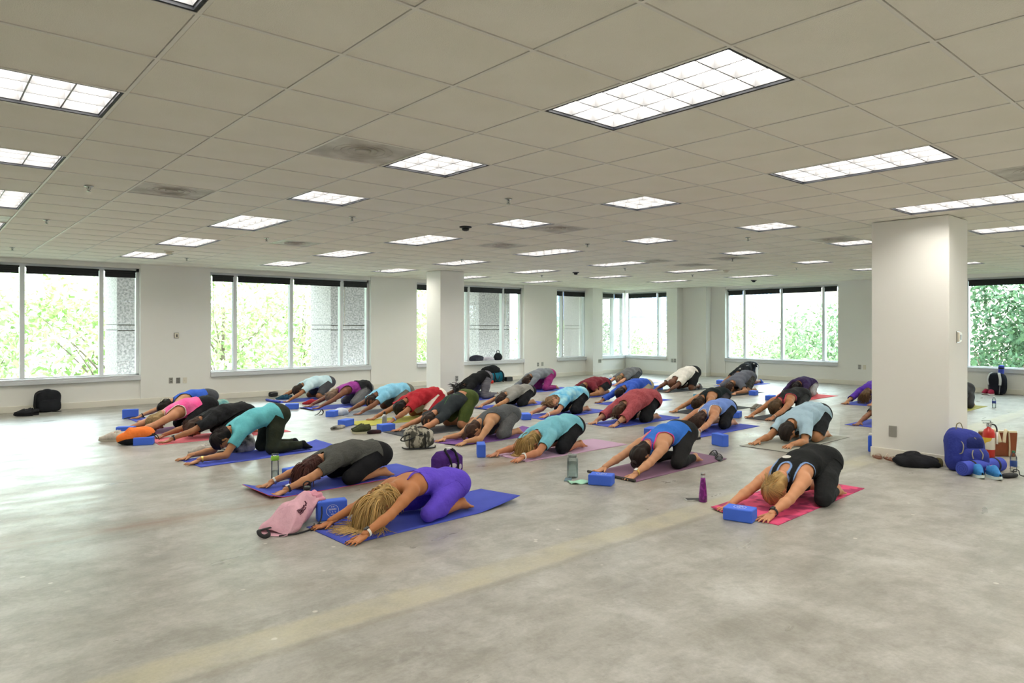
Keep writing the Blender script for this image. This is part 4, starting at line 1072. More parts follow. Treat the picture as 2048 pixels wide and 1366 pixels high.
# beyond and behind the big column
P('person in violet t-shirt with long brown hair half hidden by the big column', (14.39, 5.82, 2, .99, .30, .23, .26), '#b88560',
  T('threeq', cloth('#5a36a8', '#6440b4', nscale=5), hem=.0, loose=.018), dict(kind='long', mat=cloth('#3b3b40')), dict(kind='long', col='#6d5133', n=90, fwd=.15, len=8, grav=.7), lod='lo', hx=.016)
hx_ = at_z(1716, 851, .02)
P('person behind the big column with only one brown hand showing', (hx_.x+.84, hx_.y-.16, 0, .98, .29, .23, .23), '#8d5e44',
  T('short', cloth('#57595c'), hem=.0, loose=.016), dict(kind='long', mat=leg_blk), dict(kind='short', col='#221b19'), lod='lo', hx=.018)
kx_ = at_z(1940, 818, .0)
P('person in charcoal leggings on a green mat at the far side of the big column', (kx_.x+.02, kx_.y+.21, 0, .98, .34, .25, .23), '#a8765a',
  T('short', cloth('#3c3d40'), hem=.05, loose=.014), dict(kind='long', mat=cloth('#3a3b3d', '#424345', nscale=7)), dict(kind='short', col='#221b19'), lod='lo', hx=.016)
# ------------------------------------------------------------------ yoga mats
M_blue = mat('blue_mat_foam', '#4a59c2', rough=.75, spec=.25, bump=.3, bscale=420, col2='#4351b6', nscale=3)
M_pinkmat = mat('pink_floral_mat', '#e0537f', rough=.75, spec=.25, col2='#a83a63', nscale=5.5, lo=.48, hi=.54, bump=.25, bscale=420, detail=2)
def matmat(n, c): return mat('mat_'+n, c, rough=.78, spec=.22, bump=.3, bscale=420)
def yoga_mat(label, x, y, ang, m, under=None, L=1.73, W=.61, curl=None, rim=None, z0=.0):
    """near-left corner at (x, y), long side towards +x turned by ang degrees; curl = dict of raised edges"""
    curl = curl or {}
    nu, nv = 40, 12
    def fn(u, v):
        px, py, pz = u*L, v*W, .005
        c = curl.get('front')                                     # rolled or lifted front edge: (length, height)
        if c and px < c[0]: t = 1-px/c[0]; pz += c[1]*math.sin(t*PI*.5)**1.5; px += t*t*c[0]*c[2]
        c = curl.get('back')
        if c and px > L-c[0]: t = 1-(L-px)/c[0]; w = (v if c[3] > 0 else 1-v) if c[3] else 1; pz += c[1]*t**1.6*(.25+.75*w); px -= t*t*c[0]*c[2]
        c = curl.get('nearback')
        if c: d = max(0, 1-math.hypot((L-px)/c[0], py/c[1])); pz += c[2]*d**1.2; px -= d*.05; py += d*.04
        c = curl.get('nearfront')
        if c: d = max(0, 1-math.hypot(px/c[0], py/c[1])); pz += c[2]*d**1.2; px += d*.04; py += d*.03
        c = curl.get('farfront')
        if c: d = max(0, 1-math.hypot(px/c[0], (W-py)/c[1])); pz += c[2]*d**1.2; px += d*.04; py -= d*.03
        return (px, py, pz+.0012*math.sin(px*7+py*5))
    root = MB().grid(fn, nu, nv).obj('yoga_mat', [m, under or m], None, smooth=True, loc=(x, y, z0), rot=(0, 0, R(ang)))
    md = root.modifiers.new('solid', 'SOLIDIFY'); md.thickness = .0048; md.offset = -1
    if under: md.material_offset = 1; md.material_offset_rim = 1
    tag(root, label, 'yoga mat', 'yoga mats')
    return root
def roll_edge(root, m, W=.61, r=.022, x=0.):
    mb = MB(); pts = []
    for k in range(26):
        a = k*.5; rr = r*(1-k/40); pts.append((x+math.cos(a)*rr, math.sin(a)*rr+r+.004))
    vs = [(p[0], y, p[1]) for y in (0, W) for p in pts]; n = len(pts)
    mb.add(vs, [(i, i+1, n+i+1, n+i) for i in range(n-1)]); o = mb.obj('rolled_edge', m, root, smooth=True, solid=.004)
Bl = M_blue; char = matmat('charcoal', '#43464b'); coral = matmat('coral', '#e2656c'); lilac = matmat('lilac', '#c7a6c2')
mm = yoga_mat('blue yoga mat under the woman in purple, far corner curling up', 2.245, 4.44, 2.2, Bl, curl=dict(nearback=(.55, .75, .055)))
for k in range(2): MB().box((.11+k*.055, .20-k*.02, .0062), (.15+k*.055, .26-k*.02, .0066)).obj('printed_mark', mat('navy_print', '#39408f', rough=.8), mm)
yoga_mat('blue mat with pink underside below the dark grey t-shirt', 2.29, 6.06, 2, Bl, under=matmat('rose_underside', '#e0506a'), curl=dict(front=(.18, .035, .22)))
yoga_mat('blue yoga mat under the woman in turquoise with ponytail', 2.32, 7.96, 5, Bl, curl=dict(back=(.25, .03, .1, 1)))
yoga_mat('salmon pink yoga mat under the loose black t-shirt', 2.36, 9.82, 0, matmat('salmon', '#d9717d'))
yoga_mat('plum yoga mat under the woman in bright pink', 2.25, 10.86, 1, matmat('plum', '#7b4b74'))
yoga_mat('blue yoga mat under the royal blue open-sided top', 2.66, 12.36, 1, Bl)
mm = yoga_mat('blue yoga mat with rolled front edge near the left wall', 5.44, 13.62, 3, Bl); roll_edge(mm, Bl)
yoga_mat('blue yoga mat under the magenta sleeveless top', 5.37, 12.03, 0, Bl, curl=dict(front=(.08, .02, .2)))
yoga_mat('slate grey yoga mat under the sky blue t-shirt', 5.48, 10.82, 1, matmat('slate', '#7d8490'))
yoga_mat('yellow green yoga mat under the man in red', 5.10, 9.58, 1, matmat('pear', '#b3b051'))
yoga_mat('charcoal yoga mat under the shirt with green piping', 5.05, 8.26, 0, char)
yoga_mat('violet yoga mat with wavy front under the dark grey tank', 5.13, 7.17, 1.5, matmat('violet', '#7d569c'), curl=dict(nearfront=(.35, .35, .02), back=(.3, .035, .15, 1)))
yoga_mat('lilac yoga mat under the woman with blond hair in turquoise', 5.14, 5.84, 0, lilac)
yoga_mat('blue yoga mat under the person with dreadlocks', 8.10, 11.42, 0, Bl)
yoga_mat('blue yoga mat under the light grey t-shirt', 7.80, 9.92, 3, Bl, curl=dict(front=(.06, .015, .2)))
yoga_mat('blue yoga mat under the magenta trousers', 10.45, 11.93, 0, Bl)
yoga_mat('blue yoga mat under the tie-dye t-shirt', 7.66, 8.33, 1, Bl)
yoga_mat('blue yoga mat under the man in maroon', 10.42, 10.26, 0, Bl)
yoga_mat('blue yoga mat under the man beside the corner window', 13.4, 11.75, 0, Bl)
yoga_mat('blue yoga mat under the royal blue long sleeve shirt', 10.06, 8.80, 0, Bl)
yoga_mat('blue yoga mat under the brick red sweater', 7.87, 6.92, 1, Bl, curl=dict(nearback=(.1, .1, .02)))
yoga_mat('charcoal yoga mat under the big man in white', 12.94, 9.78, 0, char)
mv = yoga_mat('mauve yoga mat with dark rolled front under the bright blue racerback', 5.27, 4.37, 2, matmat('mauve', '#86667e'), curl=dict(back=(.5, .03, .1, 1)))
roll_edge(mv, matmat('mauve_back', '#45433f'), W=.62, r=.011, x=-.01)
yoga_mat('blue yoga mat under the periwinkle tank', 7.93, 5.53, 1.5, Bl)
yoga_mat('charcoal yoga mat under the black tank and dark curls', 10.06, 6.96, 0, char)
yoga_mat('charcoal yoga mat under the man in two tone grey', 13.0, 8.38, 0, char)
yoga_mat('blue yoga mat near the far window under black shirt', 15.36, 9.56, 0, Bl)
yoga_mat('coral red yoga mat under the dark purple top', 13.46, 6.87, 0, coral)
yoga_mat('charcoal yoga mat under the coral strap bra', 10.30, 5.61, -.5, char)
yoga_mat('sage grey yoga mat with dark edge under the steel blue t-shirt', 7.87, 4.16, 1, matmat('sage', '#a5a69c'), under=matmat('dark_edge', '#3c3d3a'), W=.66)
yoga_mat('pink floral patterned yoga mat under the black tank with emblem', 4.93, 2.69, 2.5, M_pinkmat, W=.64, curl=dict(farfront=(.3, .2, .02)))
yoga_mat('blue yoga mat half behind the big column', 13.64, 5.52, 0, Bl)
yoga_mat('blue yoga mat behind the big column under one hand', at_z(1722, 853).x, at_z(1722, 853).y-.36, 0, Bl)
yoga_mat('olive green yoga mat beyond the big column', 13.58, 4.06, 0, matmat('olive', '#a8a45a'))

# ------------------------------------------------------------------ foam blocks
M_block = mat('blue_block_foam', '#4a72e4', rough=.7, spec=.3, bump=.15, bscale=500)
M_print = mat('white_print', '#e6e9f2', rough=.7)
def spot(u, v, back=0., z=0.):
    p = at_z(u, v, z); d = Vector((p.x, p.y, 0)).normalized(); return p+d*back
BLK_ME = {}
def rbox(sx, sy, sz, r=.01):
    m = MB(); m.ball((0, 0, 0), 1, 4, 2); m = MB()
    m.box((-sx/2, -sy/2, 0), (sx/2, sy/2, sz)); return m
def block(label, u, v, mode, rz, emblem=None, back=.09, z=0.):
    sx, sy, sz = {'flat': (.229, .152, .10), 'edge': (.229, .10, .152), 'tall': (.152, .10, .229)}[mode]
    if mode not in BLK_ME: BLK_ME[mode] = rbox(sx, sy, sz).mesh('yoga_block', M_block)
    o = link('yoga_block', BLK_ME[mode], None, spot(u, v, back, z), (0, 0, rz), bevel=(.010, 3))
    tag(o, label, 'yoga block', 'blue foam yoga blocks')
    if emblem:
        e = MB(); k = .048
        def P3(a, b): return (a, b, sz+.0006) if emblem == 'top' else (a, -sy/2-.0006, sz/2+b)
        def quad(pts): e.add([P3(*q) for q in pts], [tuple(range(len(pts)))])
        for i in range(36):
            a0, a1 = 2*PI*i/36, 2*PI*(i+1)/36
            quad([(k*math.cos(a0), k*math.sin(a0)), (k*math.cos(a1), k*math.sin(a1)), (k*.94*math.cos(a1), k*.94*math.sin(a1)), (k*.94*math.cos(a0), k*.94*math.sin(a0))])
        bar = lambda a, b, w, h: quad([(a-w/2, b-h/2), (a+w/2, b-h/2), (a+w/2, b+h/2), (a-w/2, b+h/2)])
        bar(0, .031, .022, .003); [bar(s_*.010, .031, .004, .009) or bar(s_*.006, .031, .003, .006) for s_ in (-1, 1)]      # dumbbell
        for i in range(6): a = -.025+i*.010; bar(a-.0028, .012, .0022, .014); bar(a+.0022, .012, .0022, .014); bar(a, .012+(-.004 if i % 2 else .003), .004, .002)
        for i in range(3): a = -.020+i*.020; bar(a, -.008, .007, .0022); bar(a-.002, -.004, .0022, .006); bar(a+.002, -.012, .0022, .006)
        for i in range(3): a = -.009+i*.009; bar(a-.0025, -.027, .002, .010); bar(a+.0025, -.027, .002, .010); bar(a, -.027, .005, .002)
        e.obj('printed_emblem', M_print, o)
    return o
block('blue foam block with round white emblem standing behind the pink drawstring bag', 663, 1041, 'edge', R(-16), 'side', .05)
block('blue foam block behind the dark red brown hair', 592, 958, 'flat', R(12))
block('blue foam block on edge between the pink tank and the orange bag', 252, 876, 'edge', R(-28), back=.05)
block('blue foam block lying against the orange and black bag', 288, 891, 'flat', R(-20))
block('blue foam block by the hands of the open-sided royal blue top', 261, 838, 'edge', R(-20))
block('blue foam block beside the red sneakers', 584, 819, 'flat', R(-30))
block('blue foam block with a crumpled towel behind it', 665, 834, 'flat', R(40))
block('blue foam block on black and white gloves', 692, 853, 'flat', R(30))
block('blue foam block beside the olive sneakers and steel bottle', 772, 863, 'flat', R(0))
block('blue foam block standing alone in front of the blond woman in turquoise', 962, 914, 'edge', R(55), back=.07)
block('blue foam block by the hands of the tie-dye t-shirt', 1051, 840, 'flat', R(60))
block('blue foam block at the elbows of the grey long sleeve top', 1046, 776, 'flat', R(20))
block('blue foam block with white emblem beside the mint cloth', 1203, 973, 'flat', R(-62), 'top', .10)
block('blue foam block with white emblem on the pink floral mat', 1480, 1047, 'flat', R(-75), 'top', .11)
block('blue foam block standing beside the periwinkle tank mat', 1440, 893, 'edge', R(70), back=.07)
block('blue foam block behind the bright blue racerback', 1303, 871, 'flat', R(20))
block('blue foam block at the feet behind the periwinkle tank', 1472, 836, 'flat', R(20))
block('blue foam block beside the knee of the plaid shorts', 1507, 791, 'flat', R(15))
block('blue foam block by the hands of the dark purple top', 1541, 801, 'flat', R(10))
block('blue foam block on the floor near the far window', 1440, 768, 'flat', R(20))
block('blue foam block beside the dark curly hair', 1386, 819, 'flat', R(0))
block('blue foam block by the hand of the big man in white', 1316, 780, 'flat', R(10))

# ------------------------------------------------------------------ bottles
def lathe_thing(name, label, cat, u, v, parts, back=.03, rz=0., tilt=None, z=0., loc=None):
    p = loc if loc is not None else spot(u, v, back, z)
    e = empty(name, p, rz)
    if tilt: e.rotation_euler = tilt
    for (n, prof, m) in parts: MB().lathe(prof, 24).obj(n, m, e, smooth=True)
    return tag(e, label, cat)
clear = glassy('clear_plastic', '#f3f7f7', rough=.03); clear_b = glassy('clear_glass', '#e8f0f0', rough=.02, refl=.6)
M_green = mat('lime_plastic', '#8ec93c', rough=.4); M_white = mat('white_gloss', '#eeeeea', rough=.35); M_purple = mat('purple_bottle', '#8a2f8c', rough=.35, col2='#6c2270', nscale=42, detail=0, lo=.46, hi=.5)
water = glassy('water', '#f1f6f6', rough=.0, refl=.4)
def R5(w, h): return [(w*.92, 0), (w, .006), (w, h)]
lathe_thing('water_bottle', 'clear water bottle with lime green lid beside the dark grey t-shirt', 'bottle', 550, 963,
  [('body', [(.034, 0), (.037, .004), (.037, .19), (.033, .205)], clear), ('fill', [(.033, .004), (.033, .10)], water), ('lid', [(.037, .205), (.0385, .207), (.0385, .245), (.034, .248)], M_green), ('cap', [(.032, .249), (.032, .268), (.028, .270)], clear)])
b = lathe_thing('sports_bottle', 'light blue bottle with black loop lid behind the pink drawstring bag', 'bottle', 622, 1022,
  [('body', [(.034, 0), (.037, .006), (.037, .15), (.026, .18), (.024, .19)], mat('aqua_plastic', '#5f9fe0', rough=.35)), ('neck', [(.024, .19), (.024, .20)], mat('tan', '#d7b59b')), ('lid', [(.030, .20), (.030, .222), (.026, .225)], M_blackpl)], loc=spot(614, 1036, .12))
MB().tube([(-.026, 0, .22), (-.028, 0, .25), (0, 0, .265), (.026, 0, .25), (.026, 0, .222)], .006, 8).obj('carry_loop', M_blackpl, b, smooth=True)
b = lathe_thing('glass_bottle', 'clear glass bottle with wire loop beside the mint cloth', 'bottle', 1145, 957,
  [('body', [(.050, 0), (.056, .008), (.056, .185), (.050, .200), (.040, .207)], clear_b), ('fill', [(.052, .006), (.052, .155)], water), ('collar', [(.040, .207), (.042, .208), (.042, .232), (.040, .233)], mat('dull_metal', '#8d938f', rough=.4, metal=.6))], back=.05)
MB().tube([(-.04, 0, .225), (-.055, .01, .245), (-.02, .02, .25), (.0, .0, .236)], .003, 6).obj('wire_loop', silver, b, smooth=True)
lathe_thing('purple_bottle', 'purple tapered bottle with diamond pattern and steel neck beside the phone', 'bottle', 1406, 1005,
  [('body', [(.030, 0), (.0355, .004), (.0355, .05), (.028, .13), (.0205, .195), (.020, .21)], M_purple), ('neck', [(.020, .21), (.0185, .212), (.0185, .232)], M_steel), ('cap', [(.0195, .233), (.0195, .252), (.017, .254)], M_steel)])
lathe_thing('steel_bottle', 'brushed steel bottle with black cap by the yellow green mat', 'bottle', 769, 851,
  [('body', [(.036, 0), (.038, .005), (.038, .13), (.030, .155), (.020, .165), (.020, .175)], M_steel), ('cap', [(.022, .176), (.022, .19), (.016, .205), (.012, .215)], M_blackpl)])
lathe_thing('pet_bottle', 'clear drinking water bottle with green cap and blue label beside the blue sneakers', 'bottle', 2027, 944,
  [('body', [(.030, 0), (.033, .004), (.033, .15), (.018, .185), (.014, .20)], clear), ('label', [(.0333, .055), (.0336, .056), (.0336, .112), (.0333, .113)], mat('blue_label', '#34508f', rough=.5)), ('cap', [(.015, .2), (.015, .216), (.012, .217)], mat('green_cap', '#2f7a4e', rough=.4))], back=.03)
lathe_thing('pet_bottle', 'clear drinking water bottle with blue band standing alone on the far floor', 'bottle', 1988, 816,
  [('body', [(.030, 0), (.033, .004), (.033, .15), (.018, .185), (.014, .20)], clear), ('label', [(.0333, .085), (.0336, .086), (.0336, .128), (.0333, .129)], mat('navy_label', '#2c3f86', rough=.5)), ('cap', [(.015, .2), (.015, .214), (.012, .215)], M_white)])
lathe_thing('blue_bottle', 'bright blue ribbed bottle peeking out behind the big column', 'bottle', 1743, 904,
  [('body', [(.036, 0), (.040, .005), (.040, .06), (.037, .065), (.040, .07), (.040, .18), (.030, .2)], mat('cobalt_plastic', '#2f5fe0', rough=.3)), ('cap', [(.03, .2), (.03, .222), (.026, .225)], M_white)])
lathe_thing('white_bottle', 'white bottle with blue band by the corner window man', 'bottle', 1222, 764,
  [('body', [(.04, 0), (.043, .005), (.043, .11)], mat('cobalt_plastic', '#2f5fe0')), ('shoulder', [(.043, .111), (.043, .17), (.03, .2), (.02, .21)], M_white)])
lathe_thing('blue_cup', 'small teal bottle lying behind the black tank', 'bottle', 1390, 798, [('body', [(.035, 0), (.037, .004), (.037, .10)], mat('teal_plastic', '#2e8fb3')), ('cap', [(.034, .101), (.034, .125), (.03, .127)], M_white)])

# ------------------------------------------------------------------ shoes
def sneaker_parts(c_up, c_sole, c_acc):
    L, W = .285, .10
    def outline(t): return (.030+.020*math.sin(PI*min(1, max(0, t))**.8)+.006*math.sin(t*2*PI))*(math.sin(PI*min(max(t*.94+.03, 0), 1))**.35)
    so = MB(); n = 22
    top = []; bot = []
    for i in range(n+1):
        t = i/n; w = outline(t); x = -L/2+L*t; lift = .018*max(0, (t-.75)/.25)**2
        bot.append((x, w, lift)); top.append((x, w*1.03, .030+lift*.8+.008*max(0, .4-t)))
    vs = [(x, w, z) for x, w, z in bot]+[(x, -w, z) for x, w, z in bot]+[(x, w, z) for x, w, z in top]+[(x, -w, z) for x, w, z in top]
    k = n+1; fs = []
    for i in range(n): fs += [(i, i+1, 2*k+i+1, 2*k+i), (k+i+1, k+i, 3*k+i, 3*k+i+1), (i+1, i, k+i, k+i+1), (2*k+i, 2*k+i+1, 3*k+i+1, 3*k+i)]
    fs += [(0, 2*k, 3*k, k), (n, k+n, 3*k+n, 2*k+n)]
    so.add(vs, fs)
    up = MB(); m = 14
    def fn(u, v):
        t = u; w = outline(t)*.98; x = -L/2+.006+(L-.012)*t
        h = .095*(1-t)**.35 if t < .35 else (.082*(1-((t-.35)/.65)**1.3)+.028)
        a = PI*v; z0 = .028+.012*max(0, (t-.75)/.25)**2
        op = 1.0 if t > .42 else .78                                   # opening at the ankle
        aa = (v-.5)*PI*op*1.0
        return (x, w*math.sin((v-.5)*PI*(1.0))*(1.0 if t > .42 else (1 if abs(v-.5) > .30 else .95)), z0+h*max(0, math.cos((v-.5)*PI))**(.55)*(1 if (t > .42 or abs(v-.5) > .2) else .55))
    up.grid(fn, n, m)
    la = MB()
    for q in range(4):
        x = .0+q*.020; la.tube([(x, -.024, .092-q*.010), (x+.006, 0, .101-q*.011), (x, .024, .092-q*.010)], .0035, 5)
    tg = MB(); tg.grid(lambda u, v: (-.045+.05*u, (v-.5)*.05, .125-.035*u-.012*abs(v-.5)*2), 4, 4)
    he = MB(); he.tube([(-L/2+.004, -.018, .05), (-L/2-.002, 0, .085), (-L/2+.004, .018, .05)], .006, 6, flat=.5)
    return [('sole', so.mesh('sole', c_sole), False), ('upper', up.mesh('upper', c_up, True), True), ('laces', la.mesh('laces', c_acc, True), True), ('tongue', tg.mesh('tongue', c_acc, True), True), ('heel_tab', he.mesh('heel_tab', c_acc, True), True)]
def shoe(label, parts, pos, rz, grp, roll=0., name='sneaker'):
    e = empty(name, pos, rz); e.rotation_euler = (roll, 0, rz)
    for (n, me, _) in parts:
        o = link(n, me, e)
        if n == 'upper': md = o.modifiers.new('s', 'SOLIDIFY'); md.thickness = .004
    return tag(e, label, 'shoe', grp)
def pair(label, c1, c2, c3, u, v, rz, grp, d=.125, back=.06, jit=.15):
    p = spot(u, v, back); sp_ = sneaker_parts(c1, c2, c3)
    for s_ in (-1, 1):
        off = Matrix.Rotation(rz, 3, 'Z') @ Vector((s_*.02, s_*max(d, .125)/2, 0)); shoe(label, sp_, p+off, rz+s_*jit*.3, grp)
fab = lambda c, c2=None: mat('shoe_'+c, c, rough=.8, spec=.2, bump=.3, bscale=300, col2=c2, nscale=30)
pair('black sneaker of a pair beside the black backpack', fab('#2c2d31'), fab('#232427'), fab('#3a3b40'), 53, 832, R(150), 'black sneakers by the wall')
pair('dirty white sneaker of a pair near the turquoise woman', fab('#c9c4bb', '#b5b0a8'), fab('#dedad0'), fab('#b7afc8'), 405, 911, R(165), 'white sneakers')
pair('olive green sneaker of a pair with pale sole', fab('#4c5238', '#3c422c'), fab('#d3d0b4'), fab('#2f3826'), 722, 867, R(175), 'olive sneakers')
pair('teal sneaker of a pair by the left wall box', fab('#2e5a70', '#24485c'), fab('#e3e6e6'), fab('#6fa9b8'), 568, 802, R(150), 'teal sneakers')
pair('red sneaker of a pair beside the magenta top', fab('#a82c38', '#962530'), fab('#e4dfda'), fab('#c4525c'), 621, 812, R(160), 'red sneakers')
pair('blue sneaker of a pair with coral laces and mint sole', fab('#3d86c6', '#3577b8'), fab('#dfeeea'), fab('#ff7a66'), 1972, 957, R(215), 'blue and coral sneakers', d=.13)
pair('pale sneaker of a pair behind the orange bag', fab('#d6d0c6', '#c3bdb3'), fab('#b9b4a8'), fab('#e0a890'), 228, 882, R(160), 'pale sneakers', d=.16)
pair('grey sneaker of a pair with pink trim behind bare arms', fab('#9d9a94', '#8c8983'), fab('#d9d6cf'), fab('#c2407a'), 1516, 823, R(170), 'grey and pink sneakers', d=.12)
pair('crimson shoe of a pair beside the black and white backpack', fab('#b03050', '#9c2846'), fab('#d8cfcf'), fab('#e86a86'), 1976, 790, R(170), 'crimson shoes')
pair('grey white sneaker of a pair near the hip of the bright blue racerback', fab('#cfcabf', '#bdb8ae'), fab('#1f2022'), fab('#8d8a85'), 1380, 879, R(150), 'grey white sneakers')
def sandal(label, c1, c2, pos, rz, grp):
    e = empty('sandal', pos, rz); L = .25
    m = MB(); n = 16; w = lambda t: .030+.016*math.sin(PI*t)**.8*(1 if t > .45 else .8)
    pr = [(-L/2+L*i/n, max(.006, w(i/n)*(math.sin(PI*min(max(i/n, .02), .98))**.25))) for i in range(n+1)]
    vs = [(x, y, z) for z in (0, .018) for (x, y) in pr+[(x, -y) for (x, y) in reversed(pr)]]; k = 2*(n+1)
    m.add(vs, [tuple(range(k-1, -1, -1)), tuple(range(k, 2*k))]+[(i, (i+1) % k, k+(i+1) % k, k+i) for i in range(k)]); m.obj('sole', c1, e)
    s_ = MB(); s_.tube([(.03, -.042, .018), (.045, -.02, .048), (.055, 0, .055), (.045, .02, .048), (.03, .042, .018)], .010, 6, flat=.35); s_.tube([(-.05, -.036, .018), (-.06, 0, .06), (-.05, .036, .018)], .007, 6, flat=.35); s_.obj('strap', c2, e, smooth=True)
    return tag(e, label, 'sandal', grp)
for k, (u, v) in enumerate(((1754, 916), (1780, 921))): sandal('brown leather sandal of a pair at the foot of the big column', mat('tan_leather', '#7d523e', rough=.6), mat('ivory_strap', '#d8d0bd', rough=.5), spot(u, v, .04), R(215+k*12), 'brown sandals')
for k, (u, v) in enumerate(((1427, 912), (1438, 920))): sandal('black sandal of a pair at the end of the mauve mat', M_blackpl, mat('black_strap', '#2b2b2c', rough=.6), spot(u, v, .03), R(20+k*14), 'black sandals')

# ------------------------------------------------------------------ bags and cloth
def sag(m, amp=.02, f=9., seed=0, floor=0.):
    out = []
    for (x, y, z) in m.v:
        n = math.sin(x*f*1.7+seed)+math.sin(y*f*2.1+z*f+seed*2)+.6*math.sin((x+y+z)*f*3.1+seed)
        k = amp*n*.4; r = math.sqrt(x*x+y*y+(z-.1)**2)+1e-6
        out.append((x+x/r*k, y+y/r*k, max(floor, z+(z-.1)/r*k*.8)))
    m.v = out; return m
def heap(name, label, cat, pos, size, col, rz=0., amp=.03, seed=1, col2=None, n=26):
    m = MB(); m.ball((0, 0, size[2]*.35), (size[0]/2, size[1]/2, size[2]*.66), n, 14, pw=.9); sag(m, amp, 11, seed)
    m.v = [(x, y, max(0.002, z)) for x, y, z in m.v]
    return tag(m.obj(name, cloth(col, col2, nscale=6), None, True, pos, (0, 0, rz)), label, cat)
def bag_root(name, label, cat, pos, rz, tilt=0., group=None):
    e = empty(name, pos, rz); e.rotation_euler = (tilt, 0, rz); return tag(e, label, cat, group)
webbing = mat('black_webbing', '#222326', rough=.75)
# black backpack under the left window
p = Vector((spot(100, 826).x, WY-.17, 0))
e = bag_root('backpack', 'black slumped backpack leaning on the left wall beside black sneakers', 'backpack', p, R(8))
nyl = cloth('#232529', '#2b2d31', nscale=5)
m = MB(); m.ball((0, 0, .19), (.20, .105, .20), 24, 14, pw=.62); sag(m, .02, 8, 3); m.obj('main_compartment', nyl, e, smooth=True)
m = MB(); m.ball((.01, -.10, .11), (.17, .055, .11), 20, 10, pw=.6); m.obj('front_pocket', nyl, e, smooth=True)
m = MB(); m.ball((-.02, -.03, .36), (.09, .06, .05), 16, 8); m.obj('top_flap', nyl, e, smooth=True)
m = MB(); m.tube([(-.10, -.06, .36), (-.19, -.09, .33), (-.215, -.09, .2), (-.20, -.07, .06)], .018, 8, flat=.35); m.obj('shoulder_strap', webbing, e, smooth=True)
m = MB(); m.tube([(.03, -.16, .01), (.10, -.20, .006), (.16, -.17, .006)], .006, 6); m.obj('loose_strap', webbing, e, smooth=True)
# orange and black drawstring pack
p = spot(272, 890, .10)
e = bag_root('drawstring_pack', 'orange and black drawstring pack slumped beside a blue block', 'bag', p, R(-15))
m = MB(); m.ball((0, 0, .08), (.22, .13, .085), 26, 12, pw=.75); sag(m, .02, 9, 5)
m.v = [(x, y, z*(1.35 if x > -.1 else 1.0)) for x, y, z in m.v]
(va, ta), (vb, tb) = split_mesh(m, lambda V: V[:, 2]-.075-.25*(V[:, 0]+.06)+.02*np.sin(V[:, 0]*14))
link('orange_panel', np_mesh('orange_panel', va, ta, cloth('#f0803c', '#e57431', nscale=6)), e); link('black_panel', np_mesh('black_panel', vb, tb, nyl), e)
m = MB(); m.tube([(-.10, -.10, .10), (-.02, -.08, .17), (.10, -.07, .165), (.19, -.09, .13), (.24, -.10, .07)], .006, 6); m.tube([(.16, -.05, .14), (.24, -.08, .11), (.27, -.10, .05)], .006, 6); m.obj('drawcord', webbing, e, smooth=True)
# pink drawstring bag in front
p = spot(588, 1061, .12)
e = bag_root('drawstring_bag', 'pale pink drawstring bag with dark script print and loose black cords', 'bag', p, R(28))
pk = cloth('#e2b3c1', '#d9a5b5', nscale=5, rough=.7); pk2 = cloth('#df9db0')
m = MB()
def pinkfn(u, v):
    a = 2*PI*v; t = u; w = (.165-.075*t)*(.80+.2*math.sin(PI*min(1, t*1.5))); h = .115*math.sin(PI*min(1, .015+t*.86))**.62
    fold = 1+.05*math.sin(a*3+t*5)+.05*math.sin(a*5+2+t*4)+.14*math.sin(a*9)*max(0, t-.70)*3
    x = -.24+.44*t; zc = .004+.14*t**.8
    return (x+.03*math.sin(a)*(1-t), w*math.cos(a)*fold, max(.003, zc+h*max(-.6, math.sin(a))*fold+.012*math.sin(t*14+a*2)))
m.grid(pinkfn, 26, 36); m.obj('pouch', pk, e, smooth=True)
m = MB(); m.grid(lambda u, v: (.195+.050*u, (.070+.028*u)*math.cos(2*PI*v)*(1+.10*math.sin(v*2*PI*9)), .150+(.045+.022*u)*math.sin(2*PI*v)*(1+.10*math.sin(v*2*PI*9))), 5, 40); m.obj('gathered_mouth', pk2, e, smooth=True, solid=.003)
m = MB()
def onbag(t, v): q = pinkfn(t, v); return (q[0], q[1]-.002, q[2]+.003)
for (t0, v0, t1, v1) in ((.30, .36, .66, .42), (.36, .40, .58, .445)): m.tube([onbag(t0+(t1-t0)*k/10, v0+(v1-v0)*k/10+.004*math.sin(k*1.7)) for k in range(11)], .0042, 5)
for k in range(5): m.tube([onbag(.34+.05*k+.016*math.cos(a), .375+.012*k*.5+.016*math.sin(a)) for a in np.linspace(.5, 5.6, 9)], .003, 5)
m.tube([onbag(.60+.03*math.sin(a), .40+.03*math.cos(a)) for a in np.linspace(0, 2.6, 8)], .0045, 5)
m.obj('script_print', mat('maroon_print', '#5e3444', rough=.8), e, smooth=True)
m = MB(); m.tube([(.20, -.10, .15), (.12, -.16, .05), (.0, -.19, .012), (-.16, -.17, .008), (-.26, -.08, .008)], .006, 6)
m.tube([(.02, -.17, .03), (-.03, -.22, .006), (-.02, -.28, .006), (.05, -.31, .006), (.12, -.27, .006), (.12, -.21, .006), (.06, -.18, .02)], .0048, 6); m.tube([(-.03, -.22, .006), (-.07, -.21, .006)], .0048, 6); m.obj('drawcord', webbing, e, smooth=True)
m = MB(); m.tube([(-.23, .02, .05), (-.29, .04, .05), (-.34, .03, .055), (-.36, .0, .035), (-.33, -.015, .016), (-.28, -.01, .018), (-.26, .02, .04)], .016, 8, flat=.3, closed=False); m.obj('wrist_loop', webbing, e, smooth=True)
